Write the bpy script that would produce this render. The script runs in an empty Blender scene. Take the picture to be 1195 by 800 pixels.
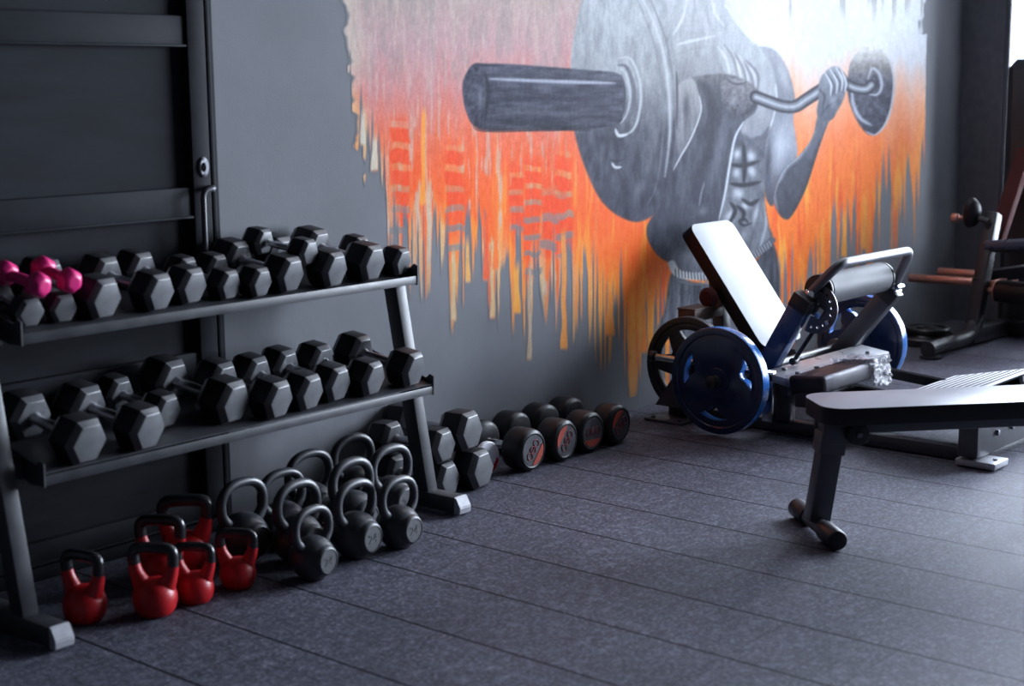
import bpy, bmesh, math, random
import numpy as np
from mathutils import Vector, Matrix, Euler

random.seed(7)
R = math.radians
PI = math.pi
scene = bpy.context.scene
COL = scene.collection

# --------------------------------------------------------------------------
# colour helpers and procedural materials
# --------------------------------------------------------------------------
def lin(c):
    c = c / 255.0
    return c / 12.92 if c <= 0.04045 else ((c + 0.055) / 1.055) ** 2.4


def rgb(r, g, b):
    return (lin(r), lin(g), lin(b), 1.0)


class Nodes:
    """Small helper around a material's node tree."""
    def __init__(self, name):
        self.m = bpy.data.materials.new(name)
        self.m.use_nodes = True
        self.t = self.m.node_tree
        self.t.nodes.clear()
        self.out = self.n('ShaderNodeOutputMaterial')

    def n(self, kind, **kw):
        nd = self.t.nodes.new(kind)
        for k, v in kw.items():
            setattr(nd, k, v)
        return nd

    def l(self, a, b):
        self.t.links.new(a, b)

    def noise(self, scale, detail=3.0, rough=0.55, vec=None, stretch=None):
        nz = self.n('ShaderNodeTexNoise')
        nz.inputs['Scale'].default_value = scale
        nz.inputs['Detail'].default_value = detail
        nz.inputs['Roughness'].default_value = rough
        if vec is None:
            vec = self.n('ShaderNodeTexCoord').outputs['Object']
        if stretch:
            mp = self.n('ShaderNodeMapping')
            mp.inputs['Scale'].default_value = stretch
            self.l(vec, mp.inputs['Vector'])
            vec = mp.outputs['Vector']
        self.l(vec, nz.inputs['Vector'])
        return nz.outputs['Fac']

    def ramp(self, fac, stops):
        r = self.n('ShaderNodeValToRGB')
        e = r.color_ramp.elements
        e[0].position, e[0].color = stops[0][0], stops[0][1]
        e[1].position, e[1].color = stops[-1][0], stops[-1][1]
        for p, c in stops[1:-1]:
            x = e.new(p)
            x.color = c
        self.l(fac, r.inputs['Fac'])
        return r.outputs['Color']

    def remap(self, fac, lo, hi, a=0.3, b=0.7):
        m = self.n('ShaderNodeMapRange')
        m.inputs['From Min'].default_value = a
        m.inputs['From Max'].default_value = b
        m.inputs['To Min'].default_value = lo
        m.inputs['To Max'].default_value = hi
        self.l(fac, m.inputs['Value'])
        return m.outputs['Result']

    def mix(self, fac, a, b, blend='MIX'):
        m = self.n('ShaderNodeMix', data_type='RGBA', blend_type=blend)
        for sock, v in ((m.inputs[0], fac), (m.inputs[6], a), (m.inputs[7], b)):
            if isinstance(v, (int, float, tuple)):
                sock.default_value = v
            else:
                self.l(v, sock)
        return m.outputs[2]

    def bump(self, h, strength=0.2, dist=0.002):
        b = self.n('ShaderNodeBump')
        b.inputs['Strength'].default_value = strength
        b.inputs['Distance'].default_value = dist
        self.l(h, b.inputs['Height'])
        return b.outputs['Normal']

    def bsdf(self, color, rough=0.5, metal=0.0, normal=None, spec=0.5, coat=0.0, coat_rough=0.1):
        p = self.n('ShaderNodeBsdfPrincipled')
        for sock, v in ((p.inputs['Base Color'], color), (p.inputs['Roughness'], rough), (p.inputs['Metallic'], metal)):
            if isinstance(v, (int, float, tuple)):
                sock.default_value = v
            else:
                self.l(v, sock)
        p.inputs['Specular IOR Level'].default_value = spec
        p.inputs['Coat Weight'].default_value = coat
        p.inputs['Coat Roughness'].default_value = coat_rough
        if normal is not None:
            self.l(normal, p.inputs['Normal'])
        self.l(p.outputs['BSDF'], self.out.inputs['Surface'])
        return p


def material(name, col, rough=0.5, metal=0.0, vary=0.18, scale=18.0, bump=0.0, bscale=250.0,
             spec=0.5, coat=0.0, coat_rough=0.1, rvar=0.06, stretch=None):
    """A plain painted / moulded / metal surface: slight mottling of colour and gloss, fine grain."""
    k = Nodes(name)
    f = k.noise(scale, 4.0, stretch=stretch)
    a = tuple(c * (1 - vary) for c in col[:3]) + (1,)
    b = tuple(min(1, c * (1 + vary)) for c in col[:3]) + (1,)
    c = k.ramp(f, [(0.3, a), (0.7, b)])
    r = k.remap(f, max(0.02, rough - rvar), min(1, rough + rvar))
    nrm = k.bump(k.noise(bscale, 3.0, stretch=stretch), bump, 0.001) if bump else None
    k.bsdf(c, r, metal, nrm, spec, coat, coat_rough)
    return k.m


# --------------------------------------------------------------------------
# mesh helpers
# --------------------------------------------------------------------------
class G:
    """Collects shapes into one bmesh that becomes ONE object."""
    def __init__(self):
        self.bm = bmesh.new()

    def _add(self, bm2, M=None):
        if M is not None:
            bm2.transform(M)
        me = bpy.data.meshes.new('tmp')
        bm2.to_mesh(me)
        bm2.free()
        self.bm.from_mesh(me)
        bpy.data.meshes.remove(me)
        return self

    def box(self, c, s, rot=None, bevel=0.0, seg=2):
        b = bmesh.new()
        bmesh.ops.create_cube(b, size=1.0)
        b.transform(Matrix.Diagonal((s[0], s[1], s[2], 1)))
        if bevel:
            bmesh.ops.bevel(b, geom=b.edges[:], offset=bevel, segments=seg, affect='EDGES', profile=0.5, clamp_overlap=True)
        M = Matrix.Translation(c)
        if rot is not None:
            M = M @ (rot.to_4x4() if isinstance(rot, Matrix) else Euler(rot).to_matrix().to_4x4())
        return self._add(b, M)

    def beam(self, p0, p1, w, h, up=(0, 0, 1), bevel=0.004):
        """rectangular tube from p0 to p1, w across, h along 'up'."""
        p0, p1 = Vector(p0), Vector(p1)
        z = (p1 - p0)
        L = z.length
        z.normalize()
        u = Vector(up)
        x = u.cross(z).normalized()
        y = z.cross(x).normalized()
        M3 = Matrix((x, y, z)).transposed()
        return self.box((p0 + p1) / 2, (w, h, L), M3, bevel)

    def lathe(self, prof, M=None, seg=32, phase=0.0):
        """profile (radius, z) revolved about z."""
        b = bmesh.new()
        rings = []
        for r, z in prof:
            if r < 1e-6:
                rings.append([b.verts.new((0, 0, z))])
            else:
                rings.append([b.verts.new((r * math.cos(phase + 2 * PI * i / seg), r * math.sin(phase + 2 * PI * i / seg), z)) for i in range(seg)])
        for A, B in zip(rings, rings[1:]):
            for i in range(seg):
                j = (i + 1) % seg
                if len(A) == 1 and len(B) == 1:
                    continue
                if len(A) == 1:
                    b.faces.new((A[0], B[j], B[i]))
                elif len(B) == 1:
                    b.faces.new((A[i], A[j], B[0]))
                else:
                    b.faces.new((A[i], A[j], B[j], B[i]))
        bmesh.ops.recalc_face_normals(b, faces=b.faces[:])
        return self._add(b, M)

    def cyl(self, p0, p1, r, r2=None, seg=28, bev=0.0):
        p0, p1 = Vector(p0), Vector(p1)
        d = p1 - p0
        L = d.length
        r2 = r if r2 is None else r2
        M = Matrix.Translation(p0) @ d.to_track_quat('Z', 'Y').to_matrix().to_4x4()
        if bev:
            prof = [(0, 0), (r - bev, 0), (r - bev * 0.3, bev * 0.3), (r, bev), (r2, L - bev), (r2 - bev * 0.3, L - bev * 0.3), (r2 - bev, L), (0, L)]
        else:
            prof = [(0, 0), (r, 0), (r2, L), (0, L)]
        return self.lathe(prof, M, seg)

    def tube(self, pts, r, seg=14, cap=True, closed=False):
        """round tube swept along a polyline; r a number or one radius per point."""
        pts = [Vector(p) for p in pts]
        n = len(pts)
        rs = r if isinstance(r, (list, tuple)) else [r] * n
        b = bmesh.new()
        tang = []
        for i in range(n):
            if closed:
                t = pts[(i + 1) % n] - pts[i - 1]
            else:
                t = pts[min(i + 1, n - 1)] - pts[max(i - 1, 0)]
            tang.append(t.normalized())
        ref = Vector((0, 0, 1)) if abs(tang[0].z) < 0.9 else Vector((1, 0, 0))
        x = tang[0].cross(ref).normalized()
        rings = []
        for i in range(n):
            t = tang[i]
            x = (x - t * x.dot(t)).normalized()
            y = t.cross(x)
            rings.append([b.verts.new(pts[i] + (x * math.cos(2 * PI * k / seg) + y * math.sin(2 * PI * k / seg)) * rs[i]) for k in range(seg)])
        pairs = list(zip(rings, rings[1:])) + ([(rings[-1], rings[0])] if closed else [])
        for A, B in pairs:
            for k in range(seg):
                j = (k + 1) % seg
                b.faces.new((A[k], A[j], B[j], B[k]))
        if cap and not closed:
            b.faces.new(rings[0])
            b.faces.new(rings[-1][::-1])
        bmesh.ops.recalc_face_normals(b, faces=b.faces[:])
        return self._add(b)

    def slab(self, loops, thick, M=None, bevel=0.0):
        """flat outline (first loop) with holes (other loops) in xy, extruded to +z by thick."""
        b = bmesh.new()
        eds = []
        for lp in loops:
            vs = [b.verts.new((p[0], p[1], 0)) for p in lp]
            for i in range(len(vs)):
                eds.append(b.edges.new((vs[i], vs[(i + 1) % len(vs)])))
        bmesh.ops.triangle_fill(b, use_beauty=True, use_dissolve=False, edges=eds)
        r = bmesh.ops.extrude_face_region(b, geom=b.faces[:])
        bmesh.ops.translate(b, verts=[v for v in r['geom'] if isinstance(v, bmesh.types.BMVert)], vec=(0, 0, thick))
        bmesh.ops.recalc_face_normals(b, faces=b.faces[:])
        if bevel:
            sh = [e for e in b.edges if len(e.link_faces) == 2 and e.calc_face_angle(0) > R(50)]
            bmesh.ops.bevel(b, geom=sh, offset=bevel, segments=2, affect='EDGES', profile=0.5, clamp_overlap=True)
        return self._add(b, M)


def fillet(pts, rad, n=6):
    """round the corners of a polyline."""
    pts = [Vector(p) for p in pts]
    out = [pts[0]]
    for a, p, c in zip(pts, pts[1:], pts[2:]):
        u, v = (a - p), (c - p)
        d = min(rad, u.length * 0.49, v.length * 0.49)
        s, e = p + u.normalized() * d, p + v.normalized() * d
        for i in range(n + 1):
            t = i / n
            out.append(s * (1 - t) ** 2 + p * 2 * t * (1 - t) + e * t * t)
    out.append(pts[-1])
    return out


def root_matrix(o):
    M = o.matrix_basis.copy()
    while o.parent:
        o = o.parent
        M = o.matrix_basis @ M
    return M


def obj(name, g, mats, parent=None, world=True, smooth=35.0, origin=None):
    """link the collected shapes as ONE mesh object; with world=True the shapes were given in room metres."""
    bm = g.bm
    if parent is not None and world:
        bm.transform(root_matrix(parent).inverted())
    if parent is None and origin is not None:
        bm.transform(Matrix.Translation(-Vector(origin)))
    me = bpy.data.meshes.new(name)
    bm.to_mesh(me)
    bm.free()
    for m in (mats if isinstance(mats, (list, tuple)) else [mats]):
        me.materials.append(m)
    me.polygons.foreach_set('use_smooth', [True] * len(me.polygons))
    me.set_sharp_from_angle(angle=R(smooth))
    o = bpy.data.objects.new(name, me)
    COL.objects.link(o)
    if parent is not None:
        o.parent = parent
    elif origin is not None:
        o.location = origin
    return o


def thing(name, label, cat, loc=(0, 0, 0), rot=(0, 0, 0), group=None):
    o = bpy.data.objects.new(name, None)
    COL.objects.link(o)
    o.empty_display_size = 0.1
    o.location = loc
    o.rotation_euler = rot
    tag(o, label, cat, group)
    return o


def tag(o, label, cat, group=None):
    o['label'] = label
    o['category'] = cat
    if group:
        o['group'] = group
    return o


def structure(name, g, m, smooth=35.0):
    o = obj(name, g, m, smooth=smooth)
    o['kind'] = 'structure'
    return o


def dup(root, loc, rot, label, scale=1.0):
    """copy a thing with its parts and their sub-parts (mesh data shared)."""
    r = root.copy()
    COL.objects.link(r)
    r.location, r.rotation_euler, r.scale = loc, rot, (scale,) * 3
    r['label'] = label
    for ch in list(root.children):
        c = ch.copy()
        COL.objects.link(c)
        c.parent = r
        for gch in list(ch.children):
            d = gch.copy()
            COL.objects.link(d)
            d.parent = c
    return r


# --------------------------------------------------------------------------
# camera
# --------------------------------------------------------------------------
CAM_LOC = Vector((-2.8366, -2.9811, 1.4495))
CAM_ROT = (R(80.41459), R(0.56035), R(-49.50049))
FOCAL = 1767.71                                   # in pixels of a 1195-wide frame
cd = bpy.data.cameras.new('camera')
cd.sensor_fit = 'HORIZONTAL'
cd.sensor_width = 36.0
cd.lens = FOCAL / 1195.0 * 36.0
cd.clip_start, cd.clip_end = 0.05, 100
cd.dof.use_dof = True
cd.dof.focus_distance = 5.9
cd.dof.aperture_fstop = 2.4
cam = bpy.data.objects.new('camera', cd)
COL.objects.link(cam)
cam.location = CAM_LOC
cam.rotation_euler = CAM_ROT
scene.camera = cam

WALL_Y = 0.985
XR = 5.99          # right wall
XL, YF, ZC = -5.0, -5.5, 3.3

# --------------------------------------------------------------------------
# materials
# --------------------------------------------------------------------------
def floor_material():
    """rubber tiles 0.325 m: dark seams running to the wall, fainter seams along it, pale flecks."""
    k = Nodes('rubber_floor_tiles')
    co = k.n('ShaderNodeTexCoord').outputs['Object']
    sep = k.n('ShaderNodeSeparateXYZ')
    k.l(co, sep.inputs[0])

    def seam(sock, width, soft):
        m = k.n('ShaderNodeMath', operation='PINGPONG')       # distance to the nearest multiple of 0.325
        m.inputs[1].default_value = 0.1625
        k.l(sock, m.inputs[0])
        r = k.n('ShaderNodeMapRange')
        r.inputs['From Min'].default_value = width
        r.inputs['From Max'].default_value = width + soft
        r.inputs['To Min'].default_value = 1.0
        r.inputs['To Max'].default_value = 0.0
        k.l(m.outputs[0], r.inputs['Value'])
        return r.outputs['Result']
    sx = seam(sep.outputs['X'], 0.0028, 0.0026)
    sy = seam(sep.outputs['Y'], 0.0008, 0.0018)
    big = k.noise(2.2, 4.0, vec=co)
    fine = k.noise(85.0, 5.0, 0.7, vec=co)
    mid = k.noise(26.0, 5.0, 0.7, vec=co)
    base = k.ramp(mid, [(0.32, rgb(56, 56, 66)), (0.52, rgb(80, 80, 93)), (0.7, rgb(116, 116, 132))])
    fl = k.ramp(fine, [(0.50, (0, 0, 0, 1)), (0.72, (1, 1, 1, 1))])
    base = k.mix(fl, base, rgb(138, 139, 152))
    base = k.mix(k.remap(big, 0.0, 0.35, 0.35, 0.7), base, rgb(44, 44, 50))
    base = k.mix(k.remap(sy, 0.0, 0.55, 0, 1), base, rgb(40, 40, 45))
    base = k.mix(k.remap(sx, 0.0, 1.0, 0, 1), base, rgb(10, 10, 13))
    h = k.n('ShaderNodeMath', operation='SUBTRACT')
    k.l(k.remap(fine, 0.0, 0.5, 0.3, 0.7), h.inputs[0])
    k.l(k.remap(sx, 0.0, 2.0, 0, 1), h.inputs[1])
    k.bsdf(base, k.remap(mid, 0.48, 0.7), 0.0, k.bump(h.outputs[0], 0.35, 0.002), 0.12)
    return k.m


WALL_COL = (0.168, 0.172, 0.190)


def wall_base(k):
    """matt-satin grey wall paint: broad roller mottling; shared by the wall and the unpainted gaps of the mural."""
    co = k.n('ShaderNodeTexCoord').outputs['Object']
    big = k.noise(1.6, 5.0, 0.6, vec=co)
    ver = k.noise(3.0, 4.0, 0.6, vec=co, stretch=(5.0, 1.0, 0.8))
    a = tuple(c * 0.86 for c in WALL_COL) + (1,)
    b = tuple(c * 1.12 for c in WALL_COL) + (1,)
    c1 = k.ramp(big, [(0.3, a), (0.7, b)])
    c2 = k.mix(k.remap(ver, 0.0, 0.35), c1, tuple(c * 0.85 for c in WALL_COL) + (1,))
    grain = k.noise(120.0, 4.0, 0.65, vec=co)
    return c2, k.bump(grain, 0.16, 0.003), grain


def wall_material():
    k = Nodes('grey_wall_paint')
    c, n, g = wall_base(k)
    k.bsdf(c, 0.6, 0.0, n, 0.1)
    return k.m


def mural_material():
    k = Nodes('mural_paint')
    c, n, g = wall_base(k)
    at = k.n('ShaderNodeAttribute', attribute_name='paint')
    col = k.mix(at.outputs['Alpha'], c, at.outputs['Color'])
    k.bsdf(col, 0.6, 0.0, n, 0.05)
    return k.m


M_FLOOR = floor_material()
M_WALL = wall_material()
M_CEIL = material('ceiling_paint', (0.03, 0.03, 0.034, 1), 0.9)
M_FARWALL = material('black_wall_paint', (0.018, 0.018, 0.02, 1), 0.8)
M_DARKWALL = material('dark_window_wall_paint', (0.075, 0.078, 0.1, 1), 0.6, bump=0.1)
M_DOOR = material('black_door_paint', (0.019, 0.020, 0.024, 1), 0.6, vary=0.25, scale=6, bump=0.12, bscale=60, stretch=(0.6, 1, 3), spec=0.05)
M_RACK = material('black_rack_enamel', (0.04, 0.041, 0.048, 1), 0.45, bump=0.05, spec=0.4)
M_CAP = material('grey_end_cap_plastic', (0.30, 0.30, 0.33, 1), 0.45, bump=0.06)
M_HEX = material('hex_end_worn_grey', (0.105, 0.107, 0.115, 1), 0.32, vary=0.14, scale=25, bump=0.12, bscale=180, spec=0.4)
M_HEXSIDE = material('hex_side_shaded_rubber', (0.014, 0.014, 0.017, 1), 0.5, vary=0.2, bump=0.1, spec=0.25)  # black rubber, darkened further to hold shade on the unlit sides
M_CHROME = material('chrome', (0.62, 0.62, 0.65, 1), 0.16, 1.0, vary=0.08)
M_KNURL = material('knurled_steel', (0.42, 0.42, 0.45, 1), 0.3, 1.0, bump=0.6, bscale=500)
M_PINK = material('pink_vinyl', rgb(214, 42, 118), 0.34, vary=0.08, scale=20)
M_RED = material('red_vinyl', rgb(180, 18, 27), 0.40, vary=0.1, scale=20, bump=0.05)
M_GRIP = material('black_enamel_grip', (0.022, 0.022, 0.026, 1), 0.22, vary=0.2)
M_IRON = material('black_powder_coated_iron', (0.032, 0.034, 0.041, 1), 0.40, vary=0.15, bump=0.25, bscale=220)
M_IRONFACE = material('worn_iron_face', (0.062, 0.063, 0.070, 1), 0.5, vary=0.2, scale=50, bump=0.2)
M_RUBBER = material('black_rubber', (0.013, 0.013, 0.017, 1), 0.42, vary=0.2, bump=0.1, spec=0.4)
M_DISC = material('grey_face_disc', (0.07, 0.072, 0.084, 1), 0.45, vary=0.15, scale=40)
M_ORANGE = material('orange_red_print', rgb(170, 62, 42), 0.5, vary=0.15, scale=60)
M_DARKRED = material('dull_red_print', rgb(140, 52, 55), 0.5, vary=0.2, scale=60)
M_WHITE = material('white_plastic', rgb(225, 225, 232), 0.4, vary=0.04)
M_REDP = material('red_plastic', rgb(196, 20, 48), 0.35, vary=0.06)
M_BLUE = material('blue_plate_enamel', (0.007, 0.020, 0.075, 1), 0.22, vary=0.2, scale=12, coat=0.5, coat_rough=0.12)
M_BLUERIM = material('lit_blue_rim_enamel', (0.03, 0.16, 0.52, 1), 0.25, vary=0.12, scale=12, coat=0.5)  # the plate's blue brightened to imitate light on rim and hole walls
M_BLUEARM = material('blue_arm_enamel', (0.016, 0.052, 0.18, 1), 0.3, vary=0.15, scale=10, coat=0.3)
M_BLACKPL = material('black_plate_enamel', (0.012, 0.012, 0.015, 1), 0.4, vary=0.2)
M_FRAME = material('charcoal_frame_enamel', (0.055, 0.055, 0.066, 1), 0.35, vary=0.12, bump=0.05)
M_SILVER = material('silver_frame_paint', (0.42, 0.43, 0.47, 1), 0.33, 0.35, vary=0.06)
M_STEEL = material('satin_steel_tube', (0.16, 0.16, 0.175, 1), 0.5, 0.9, vary=0.06)
M_ROLLER = material('grey_vinyl_roller', (0.095, 0.098, 0.108, 1), 0.6, 0.0, vary=0.05, spec=0.3)
M_VINYL = material('sheen_pad_vinyl', (0.27, 0.28, 0.315, 1), 0.42, vary=0.05, scale=8, bump=0.08, bscale=160, spec=0.4)  # black backrest vinyl coloured pale to imitate window sheen
M_BENCHVINYL = material('sheen_bench_vinyl', (0.165, 0.158, 0.205, 1), 0.36, vary=0.06, scale=6, bump=0.08, bscale=160, coat=0.35, coat_rough=0.3)  # black pad top coloured lighter in place of window reflection
M_BLACKVINYL = material('black_vinyl', (0.013, 0.011, 0.014, 1), 0.42, vary=0.15, bump=0.05, spec=0.3)
M_BENCHLEG = material('bench_grey_enamel', (0.075, 0.074, 0.088, 1), 0.35, vary=0.1)
M_BURGUNDY = material('dark_red_frame_enamel', (0.075, 0.024, 0.024, 1), 0.8, vary=0.15, spec=0.08)
M_COPPER = material('reddish_sleeve_steel', (0.52, 0.25, 0.20, 1), 0.35, 0.6, vary=0.15, scale=30)  # steel tinted copper to stand in for a reddish reflection
M_BROWN = material('brown_laminate', (0.10, 0.055, 0.04, 1), 0.45, vary=0.25, scale=30, stretch=(1, 6, 6))
M_TREAD = material('pale_tread_paint', (0.56, 0.57, 0.61, 1), 0.5, vary=0.05, spec=0.3)
M_MATTE = material('matt_black_backing', (0.02, 0.02, 0.022, 1), 0.95, spec=0.0)
M_BGDARK = material('dark_machine_enamel', (0.026, 0.026, 0.032, 1), 0.42, vary=0.15, spec=0.35)
M_BLUEVINYL = material('dark_blue_vinyl', (0.04, 0.05, 0.085, 1), 0.3, vary=0.1)


def film_material(name, lo, hi):
    k = Nodes(name)
    nz = k.noise(38.0, 4.0, 0.7)
    tr = k.n('ShaderNodeBsdfTransparent')
    tr.inputs['Color'].default_value = (0.93, 0.93, 0.96, 1)
    gl = k.n('ShaderNodeBsdfPrincipled')
    gl.inputs['Base Color'].default_value = (0.8, 0.8, 0.84, 1)
    gl.inputs['Roughness'].default_value = 0.16
    k.l(k.bump(k.noise(60.0, 3.0), 1.0, 0.01), gl.inputs['Normal'])
    mx = k.n('ShaderNodeMixShader')
    k.l(k.remap(nz, lo, hi, 0.42, 0.68), mx.inputs[0])
    k.l(tr.outputs[0], mx.inputs[1])
    k.l(gl.outputs[0], mx.inputs[2])
    k.l(mx.outputs[0], k.out.inputs['Surface'])
    return k.m


def glass_material():
    k = Nodes('window_glass')
    tr = k.n('ShaderNodeBsdfTransparent')
    tr.inputs['Color'].default_value = (0.94, 0.97, 1.0, 1)
    gl = k.n('ShaderNodeBsdfGlossy')
    gl.inputs['Roughness'].default_value = 0.02
    fr = k.n('ShaderNodeFresnel')
    mx = k.n('ShaderNodeMixShader')
    k.l(fr.outputs[0], mx.inputs[0])
    k.l(tr.outputs[0], mx.inputs[1])
    k.l(gl.outputs[0], mx.inputs[2])
    k.l(mx.outputs[0], k.out.inputs['Surface'])
    return k.m


M_FILM = film_material('clear_wrapping_film', 0.0, 0.025)
M_FILM2 = film_material('crumpled_wrapping_film', 0.25, 0.85)
M_GLASS = glass_material()

# --------------------------------------------------------------------------
# the room
# --------------------------------------------------------------------------
g = G(); g.box(((XL + XR) / 2, (YF + WALL_Y) / 2, -0.05), (XR - XL + 0.4, WALL_Y - YF + 0.4, 0.1))
structure('floor', g, M_FLOOR).location = (0, 0, 0)
g = G(); g.box(((XL + XR) / 2, (YF + WALL_Y) / 2, ZC + 0.05), (XR - XL + 0.4, WALL_Y - YF + 0.4, 0.1))
structure('ceiling', g, M_CEIL)
g = G(); g.box(((XL + XR) / 2, WALL_Y + 0.1, ZC / 2), (XR - XL + 0.4, 0.2, ZC))
structure('wall_back', g, M_WALL)
g = G(); g.box((XL - 0.1, (YF + WALL_Y) / 2, ZC / 2), (0.2, WALL_Y - YF, ZC))
structure('wall_left', g, M_FARWALL)
g = G(); g.box(((XL + XR) / 2, YF - 0.1, ZC / 2), (XR - XL + 0.4, 0.2, ZC))
structure('wall_front', g, M_FARWALL)

# right wall with window openings
WINS = [(-1.05, 0.725), (-3.05, -1.35), (-5.05, -3.35)]
WZ0, WZ1 = 0.45, 3.05
g = G()
edges_y = [YF] + [y for w in sorted(WINS) for y in w] + [WALL_Y]
for a, b in zip(edges_y[0::2], edges_y[1::2]):
    g.box((XR + 0.06, (a + b) / 2, ZC / 2), (0.12, b - a, ZC))
for a, b in WINS:
    g.box((XR + 0.06, (a + b) / 2, WZ0 / 2), (0.12, b - a, WZ0))
    g.box((XR + 0.06, (a + b) / 2, (WZ1 + ZC) / 2), (0.12, b - a, ZC - WZ1))
structure('wall_right', g, M_DARKWALL)
for i, (a, b) in enumerate(WINS):
    g = G()
    xc = XR + 0.035
    for y in (a + 0.012, b - 0.012, (a + b) / 2):
        g.box((xc, y, (WZ0 + WZ1) / 2), (0.05, 0.024, WZ1 - WZ0), bevel=0.004)
    for z in (WZ0 + 0.02, WZ1 - 0.02):
        g.box((xc, (a + b) / 2, z), (0.058, b - a - 0.002, 0.04), bevel=0.004)
    w = structure('window_%d' % (i + 1), g, M_DARKWALL)
    g = G(); g.box((xc, (a + b) / 2, (WZ0 + WZ1) / 2), (0.006, b - a - 0.06, WZ1 - WZ0 - 0.06))
    obj('glass_pane', g, M_GLASS, w)

# door in the back wall behind the rack
DX0, DX1, DZ = -0.95, 0.262, 2.15
fy = WALL_Y                      # wall face
g = G()                          # sunk field of the door and its framing rails / stiles
g.box(((DX0 + DX1) / 2, fy - 0.008, DZ / 2 + 0.03), (DX1 - DX0, 0.016, DZ - 0.06))
for xa, xb in ((0.182, 0.252), (DX0, DX0 + 0.08)):
    g.box(((xa + xb) / 2, fy - 0.026, DZ / 2 + 0.03), (xb - xa, 0.052, DZ - 0.062), bevel=0.004)
for za, zb in ((1.583, 1.680), (1.046, 1.145), (0.50, 0.612), (0.05, 0.12), (DZ - 0.1, DZ)):
    g.box(((DX0 + 0.182) / 2 + 0.04, fy - 0.021, (za + zb) / 2), (0.182 - DX0 - 0.08, 0.042, zb - za), bevel=0.005)
    g.box(((DX0 + 0.182) / 2 + 0.04, fy - 0.026, za + 0.004), (0.182 - DX0 - 0.084, 0.05, 0.008), bevel=0.003)
door = structure('door_1', g, M_DOOR)
g = G()
for xa, xb, d in ((0.258, 0.276, 0.05), (0.280, 0.300, 0.032)):
    g.box(((xa + xb) / 2, fy - d / 2, DZ / 2), (xb - xa, d, DZ), bevel=0.005)
    g.box(((DX0 + xb) / 2, fy - d / 2, DZ + xb - 0.25), (xb - DX0, d, xb - xa), bevel=0.005)
g.box(((DX0 + 0.30) / 2, fy - 0.02, 0.022), (0.30 - DX0, 0.04, 0.044), bevel=0.004)
structure('trim_1', g, M_DOOR)
g = G()
g.tube(fillet([(0.246, fy - 0.052, 1.140), (0.240, fy - 0.085, 1.140), (0.192, fy - 0.085, 1.134), (0.192, fy - 0.085, 0.80), (0.225, fy - 0.085, 0.79), (0.23, fy - 0.052, 0.79)], 0.03), 0.009)
h = obj('door_handle', g, M_FRAME, door)
g = G()
g.lathe([(0, 0), (0.026, 0), (0.026, 0.004), (0.021, 0.008), (0.012, 0.008), (0.010, 0.014), (0, 0.014)],
        Matrix.Translation((0.222, fy - 0.052, 1.207)) @ Matrix.Rotation(R(90), 4, 'X') @ Matrix.Diagonal((0.8, 1.25, 1, 1)), 24)
g.box((0.222, fy - 0.067, 1.207), (0.004, 0.006, 0.02))
obj('lock_escutcheon', g, M_STEEL, door)

# --------------------------------------------------------------------------
# dumbbell rack
# --------------------------------------------------------------------------
YAW = 0.02
rack = thing('dumbbell_rack', 'black two-shelf steel dumbbell rack with leaning uprights against the grey wall', 'rack',
             (0.1, 0.66, 0), (0, 0, YAW))


def rk(x, y, z):                       # rack-local point from room metres along x = 0
    return (x - 0.1, y - 0.66 + 0.002, z)


TILT = math.atan(0.2)
for x0, x1 in ((-0.752, -0.702), (0.850, 0.900)):
    xm = (x0 + x1) / 2
    g = G()
    g.beam(rk(xm, 0.552 + 0.03, 0.05), rk(xm, 0.552 + 0.03 + 0.188 * 0.83, 0.88), 0.05, 0.06, up=(0, -1, 0.19), bevel=0.004)
    obj('upright', g, M_RACK, rack, world=False)
    g = G()
    g.box(rk(xm, 0.68, 0.036), (0.06, 0.50, 0.056), bevel=0.003)
    ft = obj('foot', g, M_RACK, rack, world=False)
    g = G()                            # slanted plastic cap on the front end of the foot
    b = bmesh.new()
    prof = [(0.431, 0.006), (0.431, 0.066), (0.424, 0.066), (0.403, 0.030), (0.405, 0.008)]
    va = [b.verts.new(rk(xm - 0.031, y, z)) for y, z in prof]
    vb = [b.verts.new(rk(xm + 0.031, y, z)) for y, z in prof]
    b.faces.new(va); b.faces.new(vb[::-1])
    for i in range(len(prof)):
        j = (i + 1) % len(prof)
        b.faces.new((va[i], vb[i], vb[j], va[j]))
    bmesh.ops.recalc_face_normals(b, faces=b.faces[:])
    bmesh.ops.bevel(b, geom=b.edges[:], offset=0.003, segments=2, affect='EDGES')
    g._add(b)
    obj('end_cap', g, M_CAP, ft, world=False)
    for yy in (0.445, 0.90):
        g = G(); g.cyl(rk(xm, yy, 0.0), rk(xm, yy, 0.010), 0.016, seg=16)
        obj('rubber_pad', g, M_CAP, ft, world=False)

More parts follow.
